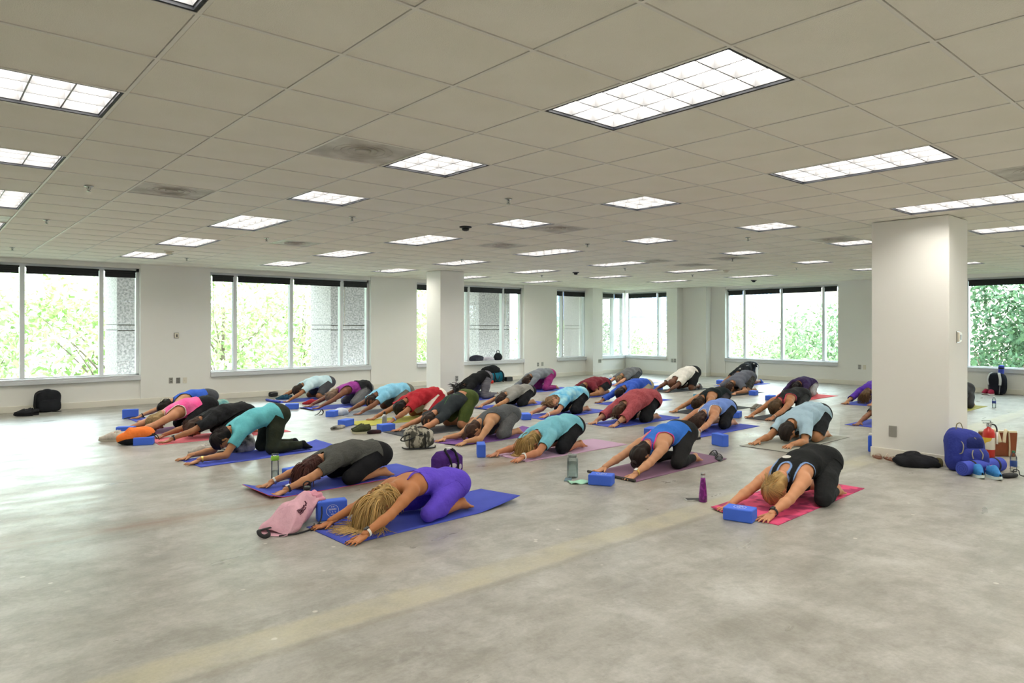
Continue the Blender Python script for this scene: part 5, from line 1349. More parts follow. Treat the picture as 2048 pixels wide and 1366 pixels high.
# patterned tote
p = spot(838, 899, .13)
camo = mat('snakeskin_print', '#a8a393', rough=.75, col2='#45443c', nscale=16, lo=.47, hi=.53, detail=3, stretch=(1, 1, .45))
e = bag_root('tote_bag', 'slouchy grey snakeskin print tote with black handles and piping', 'bag', p, R(-25))
m = MB(); m.ball((0, 0, .115), (.205, .12, .125), 28, 14, pw=.68); sag(m, .03, 9, 2)
m.v = [(x, y*(1-.35*max(0, z-.1)/.15), z*(1.12 if x < -.02 else 1.0)) for x, y, z in m.v]; m.obj('body', camo, e, smooth=True)
m = MB(); m.tube([(-.21, -.02, .015), (-.17, -.11, .012), (0, -.135, .012), (.17, -.11, .012), (.205, 0, .015)], .009, 6); m.tube([(.06, -.13, .01), (.065, -.135, .10), (.06, -.09, .20)], .016, 6, flat=.3); m.tube([(-.13, -.12, .01), (-.135, -.115, .09), (-.12, -.08, .18)], .007, 6); m.obj('piping', webbing, e, smooth=True)
m = MB(); m.tube([(-.12, -.08, .19), (-.20, -.11, .17), (-.24, -.13, .13), (-.20, -.14, .115), (-.10, -.12, .14), (.03, -.09, .19)], .0085, 6); m.tube([(-.06, .02, .245), (.02, -.02, .265), (.11, .01, .235), (.12, .03, .2)], .009, 6); m.obj('handle', webbing, e, smooth=True)
# purple lunch bag
p = spot(894, 946, .10)
pur = cloth('#4b2a78', '#55327f', nscale=5)
e = bag_root('lunch_bag', 'deep purple box shaped lunch bag with black handles and white tag', 'bag', p, R(8))
m = MB(); m.box((-.15, -.095, .0), (.15, .095, .155)); m.obj('body', pur, e, bevel=(.022, 3))
m = MB(); m.add([(-.145, -.09, .15), (.145, -.09, .15), (.145, .09, .15), (-.145, .09, .15), (-.11, -.01, .215), (.09, -.01, .215), (.09, .05, .215), (-.11, .05, .215)], [(0, 1, 5, 4), (1, 2, 6, 5), (2, 3, 7, 6), (3, 0, 4, 7), (4, 5, 6, 7)]); m.obj('top_flap', pur, e, bevel=(.012, 2))
m = MB(); m.box((-.10, -.112, .02), (.10, -.094, .10)); m.obj('front_pocket', pur, e, bevel=(.006, 2))
for s_ in (-1, 1):
    MB().tube([(s_*.045, -.115, .0), (s_*.05, -.118, .10), (s_*.055, -.09, .165), (s_*.06, -.05, .21), (s_*.04, -.01, .235)], .016, 6, flat=.3).obj('handle', webbing, e, smooth=True)
MB().tube([(-.06, -.03, .22), (-.03, -.015, .24), (.03, -.015, .24), (.06, -.03, .22)], .014, 6, flat=.4).obj('grip', webbing, e, smooth=True)
MB().box((-.03, -.035, .236), (.035, -.005, .248)).obj('name_tag', M_white, e)
m = MB(); m.ball((-.02, -.113, .07), (.055, .004, .028), 14, 6); m.ball((.085, -.113, .05), (.02, .004, .03), 12, 6); m.obj('pale_print', mat('pale_print', '#c8c0cf', rough=.7), e)
m = MB(); m.ball((-.17, -.02, .03), (.05, .035, .012), 12, 6); m.obj('side_strap', pur, e, smooth=True)
# blue backpack, rolled mat, cap and the things beside the big column
p = Vector((8.30, 2.41, 0))
blu = cloth('#3a459b', '#333d8c', nscale=4, rough=.7)
e = bag_root('backpack', 'large royal blue backpack with grey trim leaning on the big column', 'backpack', p, R(-52)); e.scale = (.92, .80, .96)
m = MB(); m.ball((0, .0, .23), (.20, .15, .245), 28, 16, pw=.68); sag(m, .03, 7, 4)
m.v = [(x-.22*max(0, z-.2)*.5, y, z) for x, y, z in m.v]; m.obj('main_compartment', blu, e, smooth=True)
m = MB(); m.ball((.05, -.12, .14), (.16, .09, .13), 22, 12, pw=.65); sag(m, .018, 8, 6); m.obj('front_pocket', blu, e, smooth=True)
m = MB(); m.ball((.04, -.09, .31), (.12, .07, .08), 18, 10, pw=.7); m.obj('top_pocket', cloth('#2b3470'), e, smooth=True)
m = MB(); m.tube([(-.09, -.16, .10), (.0, -.205, .13), (.11, -.205, .13), (.19, -.15, .10)], .022, 8, flat=.35); m.obj('reflective_stripe', cloth('#b9b9bd'), e, smooth=True)
m = MB(); m.tube([(-.10, -.13, .36), (-.07, -.16, .30), (-.085, -.17, .22), (-.11, -.14, .2)], .009, 6, flat=.5); m.tube([(.02, -.19, .25), (.0, -.22, .21), (.01, -.225, .16)], .006, 6); m.tube([(.09, -.185, .26), (.11, -.22, .21), (.10, -.225, .16)], .006, 6); m.tube([(.05, -.14, .38), (.08, -.15, .34), (.07, -.15, .30)], .006, 6); m.obj('compression_strap', cloth('#a5a08c'), e, smooth=True)
m = MB(); m.tube([(-.10, -.02, .45), (-.09, -.02, .51), (-.05, -.02, .52), (-.03, -.03, .45)], .012, 6, flat=.4); m.obj('haul_loop', cloth('#8c8468'), e, smooth=True)
MB().box((.085, -.222, .015), (.15, -.218, .05)).obj('care_label', M_white, e)
a_, b_ = spot(1921, 952, .0), spot(2006, 941, .0)
d = (b_-a_).normalized(); a_ = a_+d*.02; L_ = .61; r_ = .072
e = tag(empty('rolled_mat', a_, math.atan2(d.y, d.x)), 'blue yoga mat rolled up with black bands beside the blue backpack', 'yoga mat')
m = MB(); m.lathe([(r_, 0), (r_, L_)], 28, M=Matrix.Translation((0, 0, r_)) @ Matrix.Rotation(PI/2, 4, 'Y')); m.obj('roll', Bl, e, smooth=False, bevel=(.006, 2))
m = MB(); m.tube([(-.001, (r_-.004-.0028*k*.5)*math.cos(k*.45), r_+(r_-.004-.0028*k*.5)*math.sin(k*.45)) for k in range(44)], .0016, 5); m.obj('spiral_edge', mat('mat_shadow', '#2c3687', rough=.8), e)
for x in (.14, .50): band_ring((x, 0, r_), (1, 0, 0), r_, .025, .004, 28).obj('elastic_band', webbing, e)
tag(e, 'blue yoga mat rolled up with black bands beside the blue backpack', 'yoga mat')
heap('black_jacket', 'crumpled black jacket on the floor against the big column', 'jacket', Vector((8.19, 2.86, 0)), (.50, .27, .13), '#1c1d21', R(-65), .07, 2, '#26272b')
heap('khaki_pouch', 'small khaki mesh pouch between black jacket and blue backpack', 'pouch', spot(1876, 934, .06), (.12, .10, .09), '#7d7350', 0, .02, 4, '#4c472f')
e = bag_root('glasses_case', 'black folded pouch with looped cord in front of the water bottle', 'pouch', spot(2020, 956, .03), R(-20))
m = MB(); m.ball((0, 0, .022), (.10, .04, .022), 18, 8, pw=.7); m.obj('body', webbing, e, smooth=True)
m = MB(); m.tube([(.05, .0, .03), (.09, .02, .07), (.13, .0, .06), (.12, -.02, .02), (.17, -.03, .006), (.20, -.03, .012)], .005, 6); m.obj('cord', webbing, e, smooth=True)
# fire extinguisher
e = bag_root('fire_extinguisher', 'red fire extinguisher with yellow label standing behind the blue backpack', 'fire extinguisher', Vector((9.32, 2.46, 0)), R(-35))
red = mat('extinguisher_red', '#c22a20', rough=.3, spec=.5)
m = MB(); m.lathe([(.055, 0), (.062, .006), (.062, .29), (.050, .325), (.022, .345), (.020, .36)], 26); m.obj('cylinder', red, e, smooth=True)
m = MB(); m.lathe([(.0625, .10), (.063, .101), (.063, .235), (.0625, .236)], 26); m.obj('label', mat('extinguisher_label', '#d9d6c9', rough=.5, col2='#c9a934', nscale=9, detail=0, lo=.52, hi=.53), e, smooth=True)
m = MB(); m.lathe([(.022, .36), (.024, .362), (.024, .395), (.015, .40)], 14); m.box((-.07, -.010, .40), (.05, .010, .408)); m.tube([(.05, 0, .385), (.01, 0, .39)], .008, 8); m.box((-.085, -.010, .425), (.02, .010, .432)); m.tube([(.02, 0, .43), (.025, 0, .40)], .008, 6); m.obj('valve_handle', M_chrome, e)
m = MB(); m.tube([(.02, 0, .385), (.065, -.01, .38), (.085, -.02, .33), (.08, -.025, .22)], .009, 8); m.obj('hose', M_blackpl, e, smooth=True)
m = MB(); m.tube([(.08, -.025, .30), (.08, -.028, .16)], .012, 8); m.obj('nozzle', M_white, e, smooth=True)
band_ring((0, -.022, .375), (0, 1, 0), .016, .006, .003, 14).obj('gauge', M_white, e)
# brown tote with cream straps
p = Vector((9.55, 2.43, 0))
e = bag_root('leather_tote', 'brown leather tote with cream canvas straps beyond the big column', 'bag', p, R(-50))
lea = mat('brown_leather', '#8c4a27', rough=.5, col2='#7c3f20', nscale=5)
m = MB(); m.add([(-.17, -.06, 0), (.17, -.06, 0), (.17, .06, 0), (-.17, .06, 0), (-.21, -.02, .28), (.21, -.02, .28), (.21, .02, .28), (-.21, .02, .28)], [(3, 2, 1, 0), (0, 1, 5, 4), (1, 2, 6, 5), (2, 3, 7, 6), (3, 0, 4, 7), (4, 5, 6, 7)]); m.obj('body', lea, e, bevel=(.012, 3))
can = cloth('#e0d5b5')
for s_ in (-1, 1): MB().tube([(s_*.09, -.068, .005), (s_*.10, -.055, .14), (s_*.10, -.03, .285), (s_*.05, -.07, .30), (s_*-.03*0+s_*.02, -.10, .17)], .022, 6, flat=.2).obj('strap', can, e, smooth=True)
MB().box((-.20, -.018, .275), (.20, .018, .292)).obj('canvas_rim', can, e)
# black and white backpack with a rolled mat under the far window
p = Vector((FX-.24, at_x(1996, 760, FX-.2).y, 0))
e = bag_root('backpack', 'black backpack with pale grey shoulder straps under the far wall window', 'backpack', p, R(78))
m = MB(); m.ball((0, 0, .24), (.18, .12, .25), 24, 16, pw=.62); m.obj('main_compartment', cloth('#20242c', '#272b35', nscale=5), e, smooth=True)
for s_ in (-1, 1):
    MB().tube([(s_*.07, .08, .49), (s_*.10, .13, .46), (s_*.13, .15, .34), (s_*.12, .14, .22)], .026, 8, flat=.3).obj('shoulder_strap', cloth('#cfd0d2'), e, smooth=True)
    MB().tube([(s_*.12, .14, .22), (s_*.11, .14, .10), (s_*.10, .13, .02)], .012, 6, flat=.3).obj('strap_webbing', cloth('#9fa0a2'), e, smooth=True)
MB().ball((0.0, .10, .05), (.15, .05, .05), 16, 8).obj('hip_pad', cloth('#1c1f26'), e, smooth=True)
e = tag(empty('rolled_mat', p+Vector((.02, -.06, .40)), 0), 'blue yoga mat rolled up and standing out of the far backpack', 'yoga mat')
e.rotation_euler = (R(4), R(-6), 0)
MB().lathe([(.055, -.25), (.055, .26)], 22).obj('roll', Bl, e, bevel=(.005, 2)); band_ring((0, 0, .20), (0, 0, 1), .055, .025, .004, 22).obj('elastic_band', webbing, e)
heap('white_tissue', 'small crumpled white cloth beside the black and white backpack', 'cloth', spot(1994, 789, .02), (.14, .08, .05), '#e3e1dc', 0, .015, 3)
# duffel and heaps by the back of the free column
p = Vector((11.95, WY-.28, 0))
e = bag_root('duffel_bag', 'teal duffel bag with black straps against the left wall', 'bag', p, R(5))
teal = cloth('#1f6f86', '#1a6076', nscale=5)
m = MB(); m.ball((.05, 0, .14), (.30, .15, .145), 26, 12, pw=.55); m.obj('body', teal, e, smooth=True)
for x in (-.10, .22): MB().tube([(x, -.155, .0), (x+.01, -.16, .15), (x, -.12, .27), (x, 0, .30)], .03, 6, flat=.25).obj('strap', webbing, e, smooth=True)
MB().tube([(-.10, -.16, .20), (-.06, -.19, .08), (.0, -.19, .05), (.08, -.18, .18)], .014, 6, flat=.4).obj('handle', webbing, e, smooth=True)
MB().ball((-.28, -.05, .12), (.08, .11, .12), 16, 10, pw=.7).obj('end_pocket', teal, e, smooth=True)
heap('black_jacket', 'black jacket heaped on top of the teal duffel bag', 'jacket', p+Vector((-.10, -.02, .26)), (.55, .26, .20), '#1f2123', R(-12), .04, 7, '#2a2c2e')
heap('grey_sweater', 'small pale grey bundle beside the teal duffel bag', 'clothing', p+Vector((-.42, -.16, 0)), (.20, .16, .17), '#b9b3b2', 0, .02, 8)
heap('red_cap', 'small red cap on the floor beside the grey bundle', 'cap', p+Vector((-.36, -.34, 0)), (.18, .14, .10), '#c0392f', 0, .012, 9)
m = MB(); m.box((-.12, -.06, 0), (.12, .06, .12)); tag(m.obj('black_box', M_blackpl, None, False, p+Vector((.52, -.02, 0)), (0, 0, R(6)), bevel=(.012, 2)), 'small black case at the end of the teal duffel bag', 'case')
# pouch and sneakers by the left wall, teal bundle behind the black t-shirt
m = MB(); m.ball((0, 0, .055), (.10, .05, .055), 18, 10, pw=.5)
o = tag(m.obj('toiletry_bag', webbing, None, True, Vector((5.85, WY-.25, 0)), (0, 0, R(10))), 'small black box pouch on the floor against the left wall', 'pouch')
MB().tube([(-.09, -.052, .085), (0, -.054, .09), (.09, -.052, .085)], .003, 5).obj('zip', silver, o)
heap('teal_bundle', 'teal and pale green towel bundle behind the loose black t-shirt', 'towel', spot(443, 820, .1), (.30, .22, .19), '#4f8a90', R(20), .03, 5, '#a9c8b8')
heap('maroon_hat', 'small dark maroon hat on the floor in the room corner', 'hat', Vector((at_y(1256, 733, 14.6).x, 14.6, 0)), (.28, .26, .20), '#4a1c26', 0, .02, 6)
# things on the window sill behind the free column
zs_ = SILL1
sx_ = lambda u: at_y(u, 720, WY+.02).x
heap('dark_jacket', 'navy and charcoal jacket dumped on the sill behind the free column', 'jacket', Vector((sx_(954), WY+.045, zs_)), (.52, .13, .16), '#2c2e3b', R(3), .012, 3, '#4a4c58')
heap('pale_scarf', 'pale lavender scarf lying on the sill between jacket and handbag', 'scarf', Vector((sx_(977), WY+.045, zs_)), (.42, .12, .11), '#b9b6c4', R(-4), .010, 5, '#d8d6df')
e = bag_root('handbag', 'small black slouchy handbag with two handles on the window sill', 'bag', Vector((sx_(997), WY+.045, zs_)), R(2))
m = MB(); m.ball((0, 0, .10), (.15, .06, .11), 22, 12, pw=.75); m.v = [(x*(1-.35*max(0, z-.1)/.1), y, z) for x, y, z in m.v]; m.obj('body', nyl, e, smooth=True)
for s_ in (-1, 1): MB().tube([(s_*.02-.05, s_*.02, .19), (s_*.02-.04, s_*.02, .27), (s_*.02+.04, s_*.02, .27), (s_*.02+.06, s_*.02, .19)], .008, 6).obj('handle', webbing, e, smooth=True)
# small things on the floor
def flat(name, label, cat, pos, size, m, rz, bev=.004):
    mb = MB().box((-size[0]/2, -size[1]/2, 0), (size[0]/2, size[1]/2, size[2])); return tag(mb.obj(name, m, None, False, pos, (0, 0, rz), bevel=(bev, 2)), label, cat)
ph = flat('mobile_phone', 'silver edged phone lying beside the purple bottle', 'phone', spot(1388, 1000, .0), (.15, .075, .009), silver, R(-35))
MB().box((-.069, -.034, .009), (.069, .034, .0095)).obj('screen', M_blackpl, ph)
e = bag_root('hand_towel', 'folded mint green cloth between glass bottle and blue block', 'towel', spot(1160, 967, .03), R(-30))
m = MB(); m.grid(lambda u, v: (-.11+.22*u, -.07+.14*v, .012+.008*math.sin(u*9+v*3)+.006*math.sin(v*11)), 14, 10); m.obj('cloth', cloth('#aee0c6'), e, smooth=True, solid=.006)
flat('phone_case', 'slate blue phone under the glass bottle edge', 'phone', spot(1136, 960, .0), (.14, .07, .009), mat('slate_plastic', '#5f7684', rough=.4), R(40))
heap('white_towel', 'crumpled white and pale blue towel behind a blue block', 'towel', spot(682, 832, .12), (.24, .16, .13), '#dfe4ec', 0, .03, 4, '#9fb3cf')
def strap_thing(label, pos, rz, pts, r=.012, col=None):
    o = MB().tube(pts, r, 8, flat=.4).obj('strap', col or webbing, None, True, pos, (0, 0, rz)); return tag(o, label, 'strap')
strap_thing('black carrying strap curling on the floor beside a blue block', spot(640, 831, .03), R(10), [(-.10, 0, .012), (-.04, .02, .02), (.0, .01, .05), (.06, .04, .09), (.10, .05, .05), (.06, .02, .012), (-.02, .0, .008)])
heap('gloves', 'black and white workout gloves under a blue block', 'gloves', spot(677, 858, .03), (.26, .12, .055), '#26272a', R(15), .02, 3, '#c9c5ba')
heap('black_keys_pouch', 'black wrist wraps beside the olive sneakers', 'wrist wraps', spot(748, 868, .03), (.22, .09, .06), '#1f2023', R(-5), .02, 6, '#4a2d33')
heap('zebra_tote', 'black and white zebra print tote behind the turquoise woman', 'bag', spot(486, 911, .30), (.34, .20, .24), '#1f1f20', R(10), .02, 2, '#efeeeb')
strap_thing('black strap lying beside the dirty white sneakers', spot(442, 905, .03), R(0), [(-.08, 0, .01), (-.03, .03, .03), (.03, .03, .03), (.07, 0, .01), (.02, -.03, .01), (-.06, -.02, .01)])
strap_thing('black strap at the hands of the royal blue open-sided top', spot(268, 840, .10), R(-10), [(-.14, 0, .02), (-.05, .02, .035), (.06, .03, .03), (.16, .02, .02)], .016)
strap_thing('dark folded strap behind the hands of the tie-dye t-shirt', spot(1066, 829, .10), R(20), [(-.07, 0, .01), (0, .02, .02), (.07, 0, .012), (.12, .02, .01)])
strap_thing('navy cord lying behind the tie-dye t-shirt', spot(1125, 790, .0), R(0), [(-.1, 0, .02), (-.04, .04, .05), (.03, .0, .06), (.08, .04, .03), (.12, 0, .01)], .02, cloth('#232a4a'))

# ------------------------------------------------------------------ wall plates
M_plate = mat('steel_plate', '#a8a69f', rough=.35, metal=.5)
def plate(label, face, u, v, kind, w=.075, h=.115, m=None):
    if face == 'L': p = at_y(u, v, WY-.004); rz = 0
    elif face == 'F': p = at_x(u, v, FX-.004); rz = PI/2*-1
    elif face == 'C': p = at_x(u, v, 8.396); rz = -PI/2
    elif face == 'C2': p = at_y(u, v, 2.586); rz = 0
    elif face == 'K': p = at_y(u, v, 12.416); rz = 0
    elif face == 'P': p = at_y(u, v, 14.946); rz = 0
    elif face == 'B': p = at_x(u, v, CXW-.004); rz = -PI/2
    elif face == 'B2': p = at_x(u, v, BX-.004); rz = -PI/2
    e = empty('thermostat' if kind == 'thermostat' else 'wall_outlet', p, rz)
    MB().box((-w/2, -.006, -h/2), (w/2, .004, h/2)).obj('plate', m or M_plate, e, bevel=(.003, 2))
    if kind == 'outlet':
        for z in (-.026, .026): MB().lathe([(.015, 0), (.016, .003)], 14, M=Matrix.Translation((0, -.005, z)) @ Matrix.Rotation(PI/2, 4, 'X')).obj('socket', mat('socket_grey', '#6f6d68', rough=.5), e)
    if kind == 'thermostat':
        MB().box((-w*.42, -.028, -h*.42), (w*.42, -.005, h*.42)).obj('cover', M_plastic_w, e, bevel=(.004, 2)); MB().box((-w*.12, -.030, -h*.26), (w*.12, -.027, h*.20)).obj('display', M_blackpl, e)
    if kind == 'switch': MB().box((-.008, -.012, -.014), (.008, -.005, .014)).obj('toggle', M_plastic_w, e)
    return tag(e, label, 'thermostat' if kind == 'thermostat' else 'outlet')
plate('ivory thermostat on the left wall pier above three outlets', 'L', 353, 671, 'thermostat', .085, .115)
plate('steel outlet plate on the left wall pier, near the window edge', 'L', 342, 761, 'outlet')
plate('darker steel outlet plate in the middle of the pier trio', 'L', 356.5, 761, 'outlet', m=mat('dark_steel_plate', '#7b7a78', rough=.35, metal=.5))
plate('ivory switch plate at the end of the pier trio', 'L', 370, 760.5, 'switch', m=M_plastic_w)
plate('steel outlet low on the free column behind the class', 'K', 913.5, 757, 'outlet')
plate('steel outlet on the left wall above the magenta trousers', 'L', 1076, 729, 'outlet')
plate('steel blank plate on the left wall above the magenta trousers', 'L', 1085, 728, 'blank')
plate('steel double outlet on the proud pier beside the corner window', 'P', 1200, 722, 'outlet', .12)
plate('steel outlet on the stepped wall above the man in white', 'B2', 1350, 721, 'outlet')
plate('steel blank plate on the stepped wall above the man in white', 'B2', 1344, 721, 'blank')
plate('steel outlet on the far wall beside the big column', 'F', 1719, 734, 'outlet')
plate('ivory blank plate on the far wall beside the big column', 'F', 1729, 734.5, 'blank', m=M_plastic_w)
plate('steel blank plate low on the big column', 'C', 1785.5, 862.5, 'blank', .085, .125)
plate('ivory thermostat with dark slots on the side of the big column', 'C2', 1916, 674, 'thermostat', .10, .13)
# ------------------------------------------------------------------ outside the windows
M_granite = mat('speckled_granite', '#8f8682', rough=.7, col2='#5e5856', nscale=22, detail=6, bump=.3, bscale=60)
ground = MB().box((-40, WY+.6, -4.3), (70, 90, -4.0)); ground.box((FX+.6, -40, -4.3), (90, WY+.6, -4.0))
struct(ground.obj('ground_outside', mat('pale_pavement', '#b9b8ae', rough=.9, col2='#9fa58f', nscale=.3)))
for k, x in enumerate((-1.66, 3.34, 8.34, 13.32, 18.3)):
    e = empty('stone_column', (x+.64, 18.05, -4.0)); z = 0.
    for hgt in (1.3, 1.3, 1.3, 1.55, .12, 1.85, .12, 1.6):
        MB().box((-.64, -.64, z+.008), (.64, .64, z+hgt-.008)).obj('granite_course', M_granite, e, bevel=(.012, 1)); z += hgt
    MB().box((-.615, -.615, 0), (.615, .615, z)).obj('joint_core', mat('dark_joint', '#6b6663', rough=.9), e)
    lb = ['granite clad pillar outside, beyond the open end window', 'granite clad pillar outside the window beside the black backpack', 'granite clad pillar outside the window above the red sneakers', 'granite clad pillar outside the window with the handbag', 'granite clad pillar outside the corner windows'][k]
    tag(e, lb, 'pillar', 'granite pillars outside')
struct(MB().box((-9, WY+.3, 2.95), (19.6, 18.75, 3.4)).obj('ceiling_arcade', mat('arcade_soffit', '#b9b4ab', rough=.9)))
leafm = {}
def leaf_mat(c):
    if c in leafm: return leafm[c]
    m = mat('leaf_'+c, c, rough=.6, spec=.25, attr='tone'); b = m.node_tree.nodes['Principled BSDF']
    b.inputs['Transmission Weight'].default_value = 0.; leafm[c] = m; return m
M_bark = mat('bark', '#6f6153', rough=.9)
def tree(name, label, x, y, z0, hgt, rx, ry, rz, nleaf, c, ls=.09, trunk=True, group=None, cat='tree'):
    e = empty(name, (x, y, z0)); cen = np.array((0, 0, hgt-rz*.85))
    # leaf clusters on lobes
    nl = 16; lob = RNG.normal(0, 1, (nl, 3)); lob /= np.linalg.norm(lob, axis=1)[:, None]; lob *= RNG.uniform(.35, .95, (nl, 1))
    L0 = lob[RNG.integers(0, nl, nleaf)]; P_ = L0+RNG.normal(0, .20, (nleaf, 3)); P_ = P_*np.array((rx, ry, rz))+cen
    P_[:, 2] = np.maximum(P_[:, 2], .05)
    A_ = RNG.normal(0, 1, (nleaf, 3)); A_ /= np.linalg.norm(A_, axis=1)[:, None]; B_ = np.cross(A_, RNG.normal(0, 1, (nleaf, 3))); B_ /= np.linalg.norm(B_, axis=1)[:, None]
    s_ = ls*RNG.uniform(.6, 1.3, (nleaf, 1)); C_ = np.cross(A_, B_)
    q = np.stack([P_-A_*s_, P_+B_*s_*.45+C_*s_*.12, P_+A_*s_, P_-B_*s_*.45+C_*s_*.12], 1).reshape(-1, 3)
    me = np_mesh('foliage', q, np.arange(nleaf*4).reshape(-1, 4), leaf_mat(c), smooth=False)
    t = RNG.uniform(.62, 1.25, nleaf).repeat(4); at = me.color_attributes.new('tone', 'FLOAT_COLOR', 'POINT')
    at.data.foreach_set('color', np.stack([t, t, t*RNG.uniform(.8, 1.1, nleaf).repeat(4), np.ones_like(t)], 1).astype(np.float32).ravel())
    o = link('foliage', me, e); o['kind'] = 'stuff'
    m = MB()
    if trunk: m.tube([(0, 0, 0), (.05, .03, hgt*.3), (-.03, .05, hgt*.6), (0, 0, hgt*.85)], [.13, .10, .07, .03], 8)
    for k in range(9):
        a = RNG.uniform(0, 6.28); h0 = hgt*RNG.uniform(.3, .65) if trunk else .05; l = RNG.uniform(.6, 1.)
        m.tube([(0, 0, h0), (math.cos(a)*rx*.4*l, math.sin(a)*ry*.4*l, h0+rz*.45), (math.cos(a)*rx*.8*l, math.sin(a)*ry*.8*l, h0+rz*.8)], [.04, .025, .01], 5)
    m.obj('trunk_and_branches' if trunk else 'stems', M_bark, e, smooth=True)
    return tag(e, label, cat, group)
tl = ['airy light green tree outside the open end window', 'airy light green tree outside the window beside the black backpack', 'light green tree seen past the granite pillar by the backpack', 'light green tree filling the window above the red sneakers', 'light green tree left of the pillar outside the second window', 'light green tree outside the window behind the free column', 'light green tree outside the narrow window', 'light green tree beyond the corner window']
for k, (x, y, h, r) in enumerate([(-2.0, 24, 6.6, 2.7), (1.2, 26, 7.0, 3.0), (4.6, 24.5, 6.4, 2.5), (8.2, 25.5, 7.4, 3.0), (11.8, 27, 8.0, 3.2), (16.2, 27, 7.2, 2.8), (22.5, 30, 7.0, 3.0), (28, 30, 7, 3.2)]):
    tree('tree', tl[k], x, y, -4.0, h, r, r*.9, h*.42, 4200, ['#a9bf86', '#b0c690', '#a2ba7c'][k % 3], .13, group='trees outside the left windows')
# leafy bank outside the far wall windows
bl = ['shrub on the bank outside the bay window', 'tall shrub outside the bay window', 'glossy shrub outside the left panes of the far window', 'glossy shrub in the middle of the far window', 'dark glossy shrub at the end of the far window', 'dense dark shrub behind the pier between far windows', 'dense dark shrub outside the window above the backpack', 'tall dark evergreen outside the window above the backpack', 'dense shrub at the window edge beyond the backpack', 'evergreen shrub outside the window beyond the column']
for k, (x, y, z, h, r, c, n) in enumerate([(22.0, 17.6, -1.4, 3.2, 1.8, '#9db386', 3000), (23.5, 14.6, -1.2, 3.4, 2.0, '#a4b98b', 3200), (22.6, 12.6, -1.6, 3.2, 1.7, '#a0b48c', 3000), (22.4, 10.6, -1.6, 3.4, 1.8, '#7d946c', 3400), (22.2, 8.8, -1.4, 4.0, 1.8, '#6a8262', 3600), (22.0, 7.0, -1.4, 4.6, 1.8, '#56704f', 3600), (21.6, 5.4, -1.4, 5.0, 1.7, '#4f6a4b', 4200), (22.6, 4.0, -1.4, 5.6, 1.9, '#486245', 4200), (21.4, 3.2, -1.4, 4.6, 1.6, '#587254', 4000), (22.0, 1.0, -1.4, 5.0, 1.8, '#4f6a4b', 3000)]):
    tree('shrub', bl[k], x, y, z, h, r, r, h*.55, n, c, .085, trunk=False, group='shrubs on the bank', cat='shrub')
m = MB()
m.grid(lambda u, v: (FX+1.2+u*22, -12+v*48, -2.6+2.2*u+.3*math.sin(v*9)), 10, 20)
o = m.obj('grass_bank', mat('ground_cover', '#7d8f5a', rough=.95, col2='#a9a58a', nscale=1.2), None, True); struct(o)
# white railing with a lattice panel, and pale buildings beyond
M_rail = mat('white_railing', '#e9edf2', rough=.5); M_bluegl = mat('pale_blue_panel', '#8fa9d6', rough=.4)
e = tag(empty('railing', (30.0, 23.0, 2.1), R(-48)), 'white baluster railing with diamond lattice panel beyond the corner windows', 'railing')
MB().box((-6, -.03, 0), (6, .03, .10)).obj('bottom_rail', M_rail, e); MB().box((-6, -.03, 1.5), (6, .03, 1.62)).obj('top_rail', M_rail, e)
bal = MB().box((-.04, -.02, .1), (.04, .02, 1.5)).mesh('baluster', M_rail)
for k in range(60):
    x = -5.9+k*.2
    if -.9 < x < .9: continue
    link('baluster', bal, e, (x, 0, 0))
for s_ in (.2, .45, .7): MB().tube([(0, 0, .8-s_), (s_*1.1, 0, .8), (0, 0, .8+s_), (-s_*1.1, 0, .8)], .045, 6, closed=True).obj('lattice_diamond', M_rail, e)
MB().box((-6, .25, -.2), (6, .30, 1.7)).obj('backing_panel', M_bluegl, e)
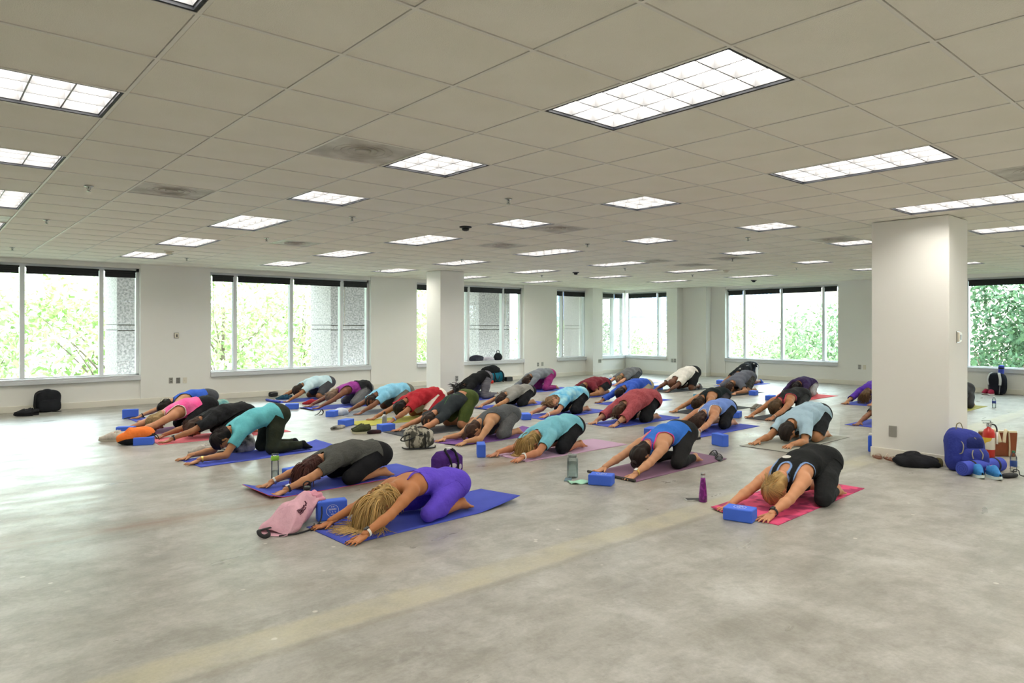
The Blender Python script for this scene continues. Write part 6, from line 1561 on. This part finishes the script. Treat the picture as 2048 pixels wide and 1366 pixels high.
def building(label, x, y, rz, w, h, z0, col, wins):
    e = tag(empty('building', (x, y, z0), rz), label, 'building')
    MB().box((-w/2, 0, 0), (w/2, 6, h)).obj('wall', mat('facade_'+col, col, rough=.9, col2='#d9cfc0', nscale=.6), e)
    for (a, b, c, d) in wins:
        f = MB().box((a, -.06, b), (c, .02, d)).obj('window', mat('facade_window', '#b9bfc9', rough=.3), e); MB().box((a+.1, -.08, b+.1), (c-.1, -.05, d-.1)).obj('pane', mat('facade_glass', '#c9d2de', rough=.2), f)
    MB().box((-w/2-.2, -.2, h), (w/2+.2, 6.2, h+.4)).obj('cornice', mat('facade_trim', '#e9e3d8', rough=.8), e)
building('pale stone building far behind the trees of the left windows', 8, 52, 0, 60, 13, -4, '#efe9df', [(-26+k*6, 6.2+q*3.4, -22.5+k*6, 7.6+q*3.4) for k in range(9) for q in range(2)])
building('brick building beyond the shrubs of the far wall window', 48, 16, R(-80), 26, 14, -2, '#d9bfb4', [(-10+k*4, 6+q*3.4, -7.8+k*4, 8+q*3.4) for k in range(5) for q in range(2)])
# ------------------------------------------------------------------ each ceiling light named by what it hangs over
LAND = [(o.location.x, o.location.y, o['label'].split(' with ')[0].split(' and ')[0].split(' on a')[0].split(' between')[0].split(' behind')[0].split(' beside')[0].split(' near')[0].split(' half')[0].split(' over a')[0]) for o in COL.objects if o.name.split('.')[0] == 'person' and o.parent is None]
LAND += [(8.7, 3.0, 'big column'), (8.77, 12.7, 'free column'), (17.5, 14.5, 'room corner'), (16.2, 14.8, 'proud pier'), (1.8, 14.8, 'black backpack'), (18.2, 4.6, 'far backpack'), (12, 14.9, 'teal duffel bag'), (5.8, 14.9, 'toiletry pouch'), (4.9, 4.7, 'mint cloth')]
pairs = sorted((math.hypot(l.location.x-x, l.location.y-y), i, k) for i, (l, n) in enumerate(LIGHTS) for k, (x, y, nm) in enumerate(LAND))
uL, uK = set(), set()
for d, i, k in pairs:
    if d > 3.2: break
    if i in uL or k in uK: continue
    uL.add(i); uK.add(k); l, n = LIGHTS[i]
    nm = LAND[k][2]; l['label'] = ('long louvred troffer light above the ' if n == 2 else 'square louvred troffer light above the ')+' '.join(nm.split()[:9])
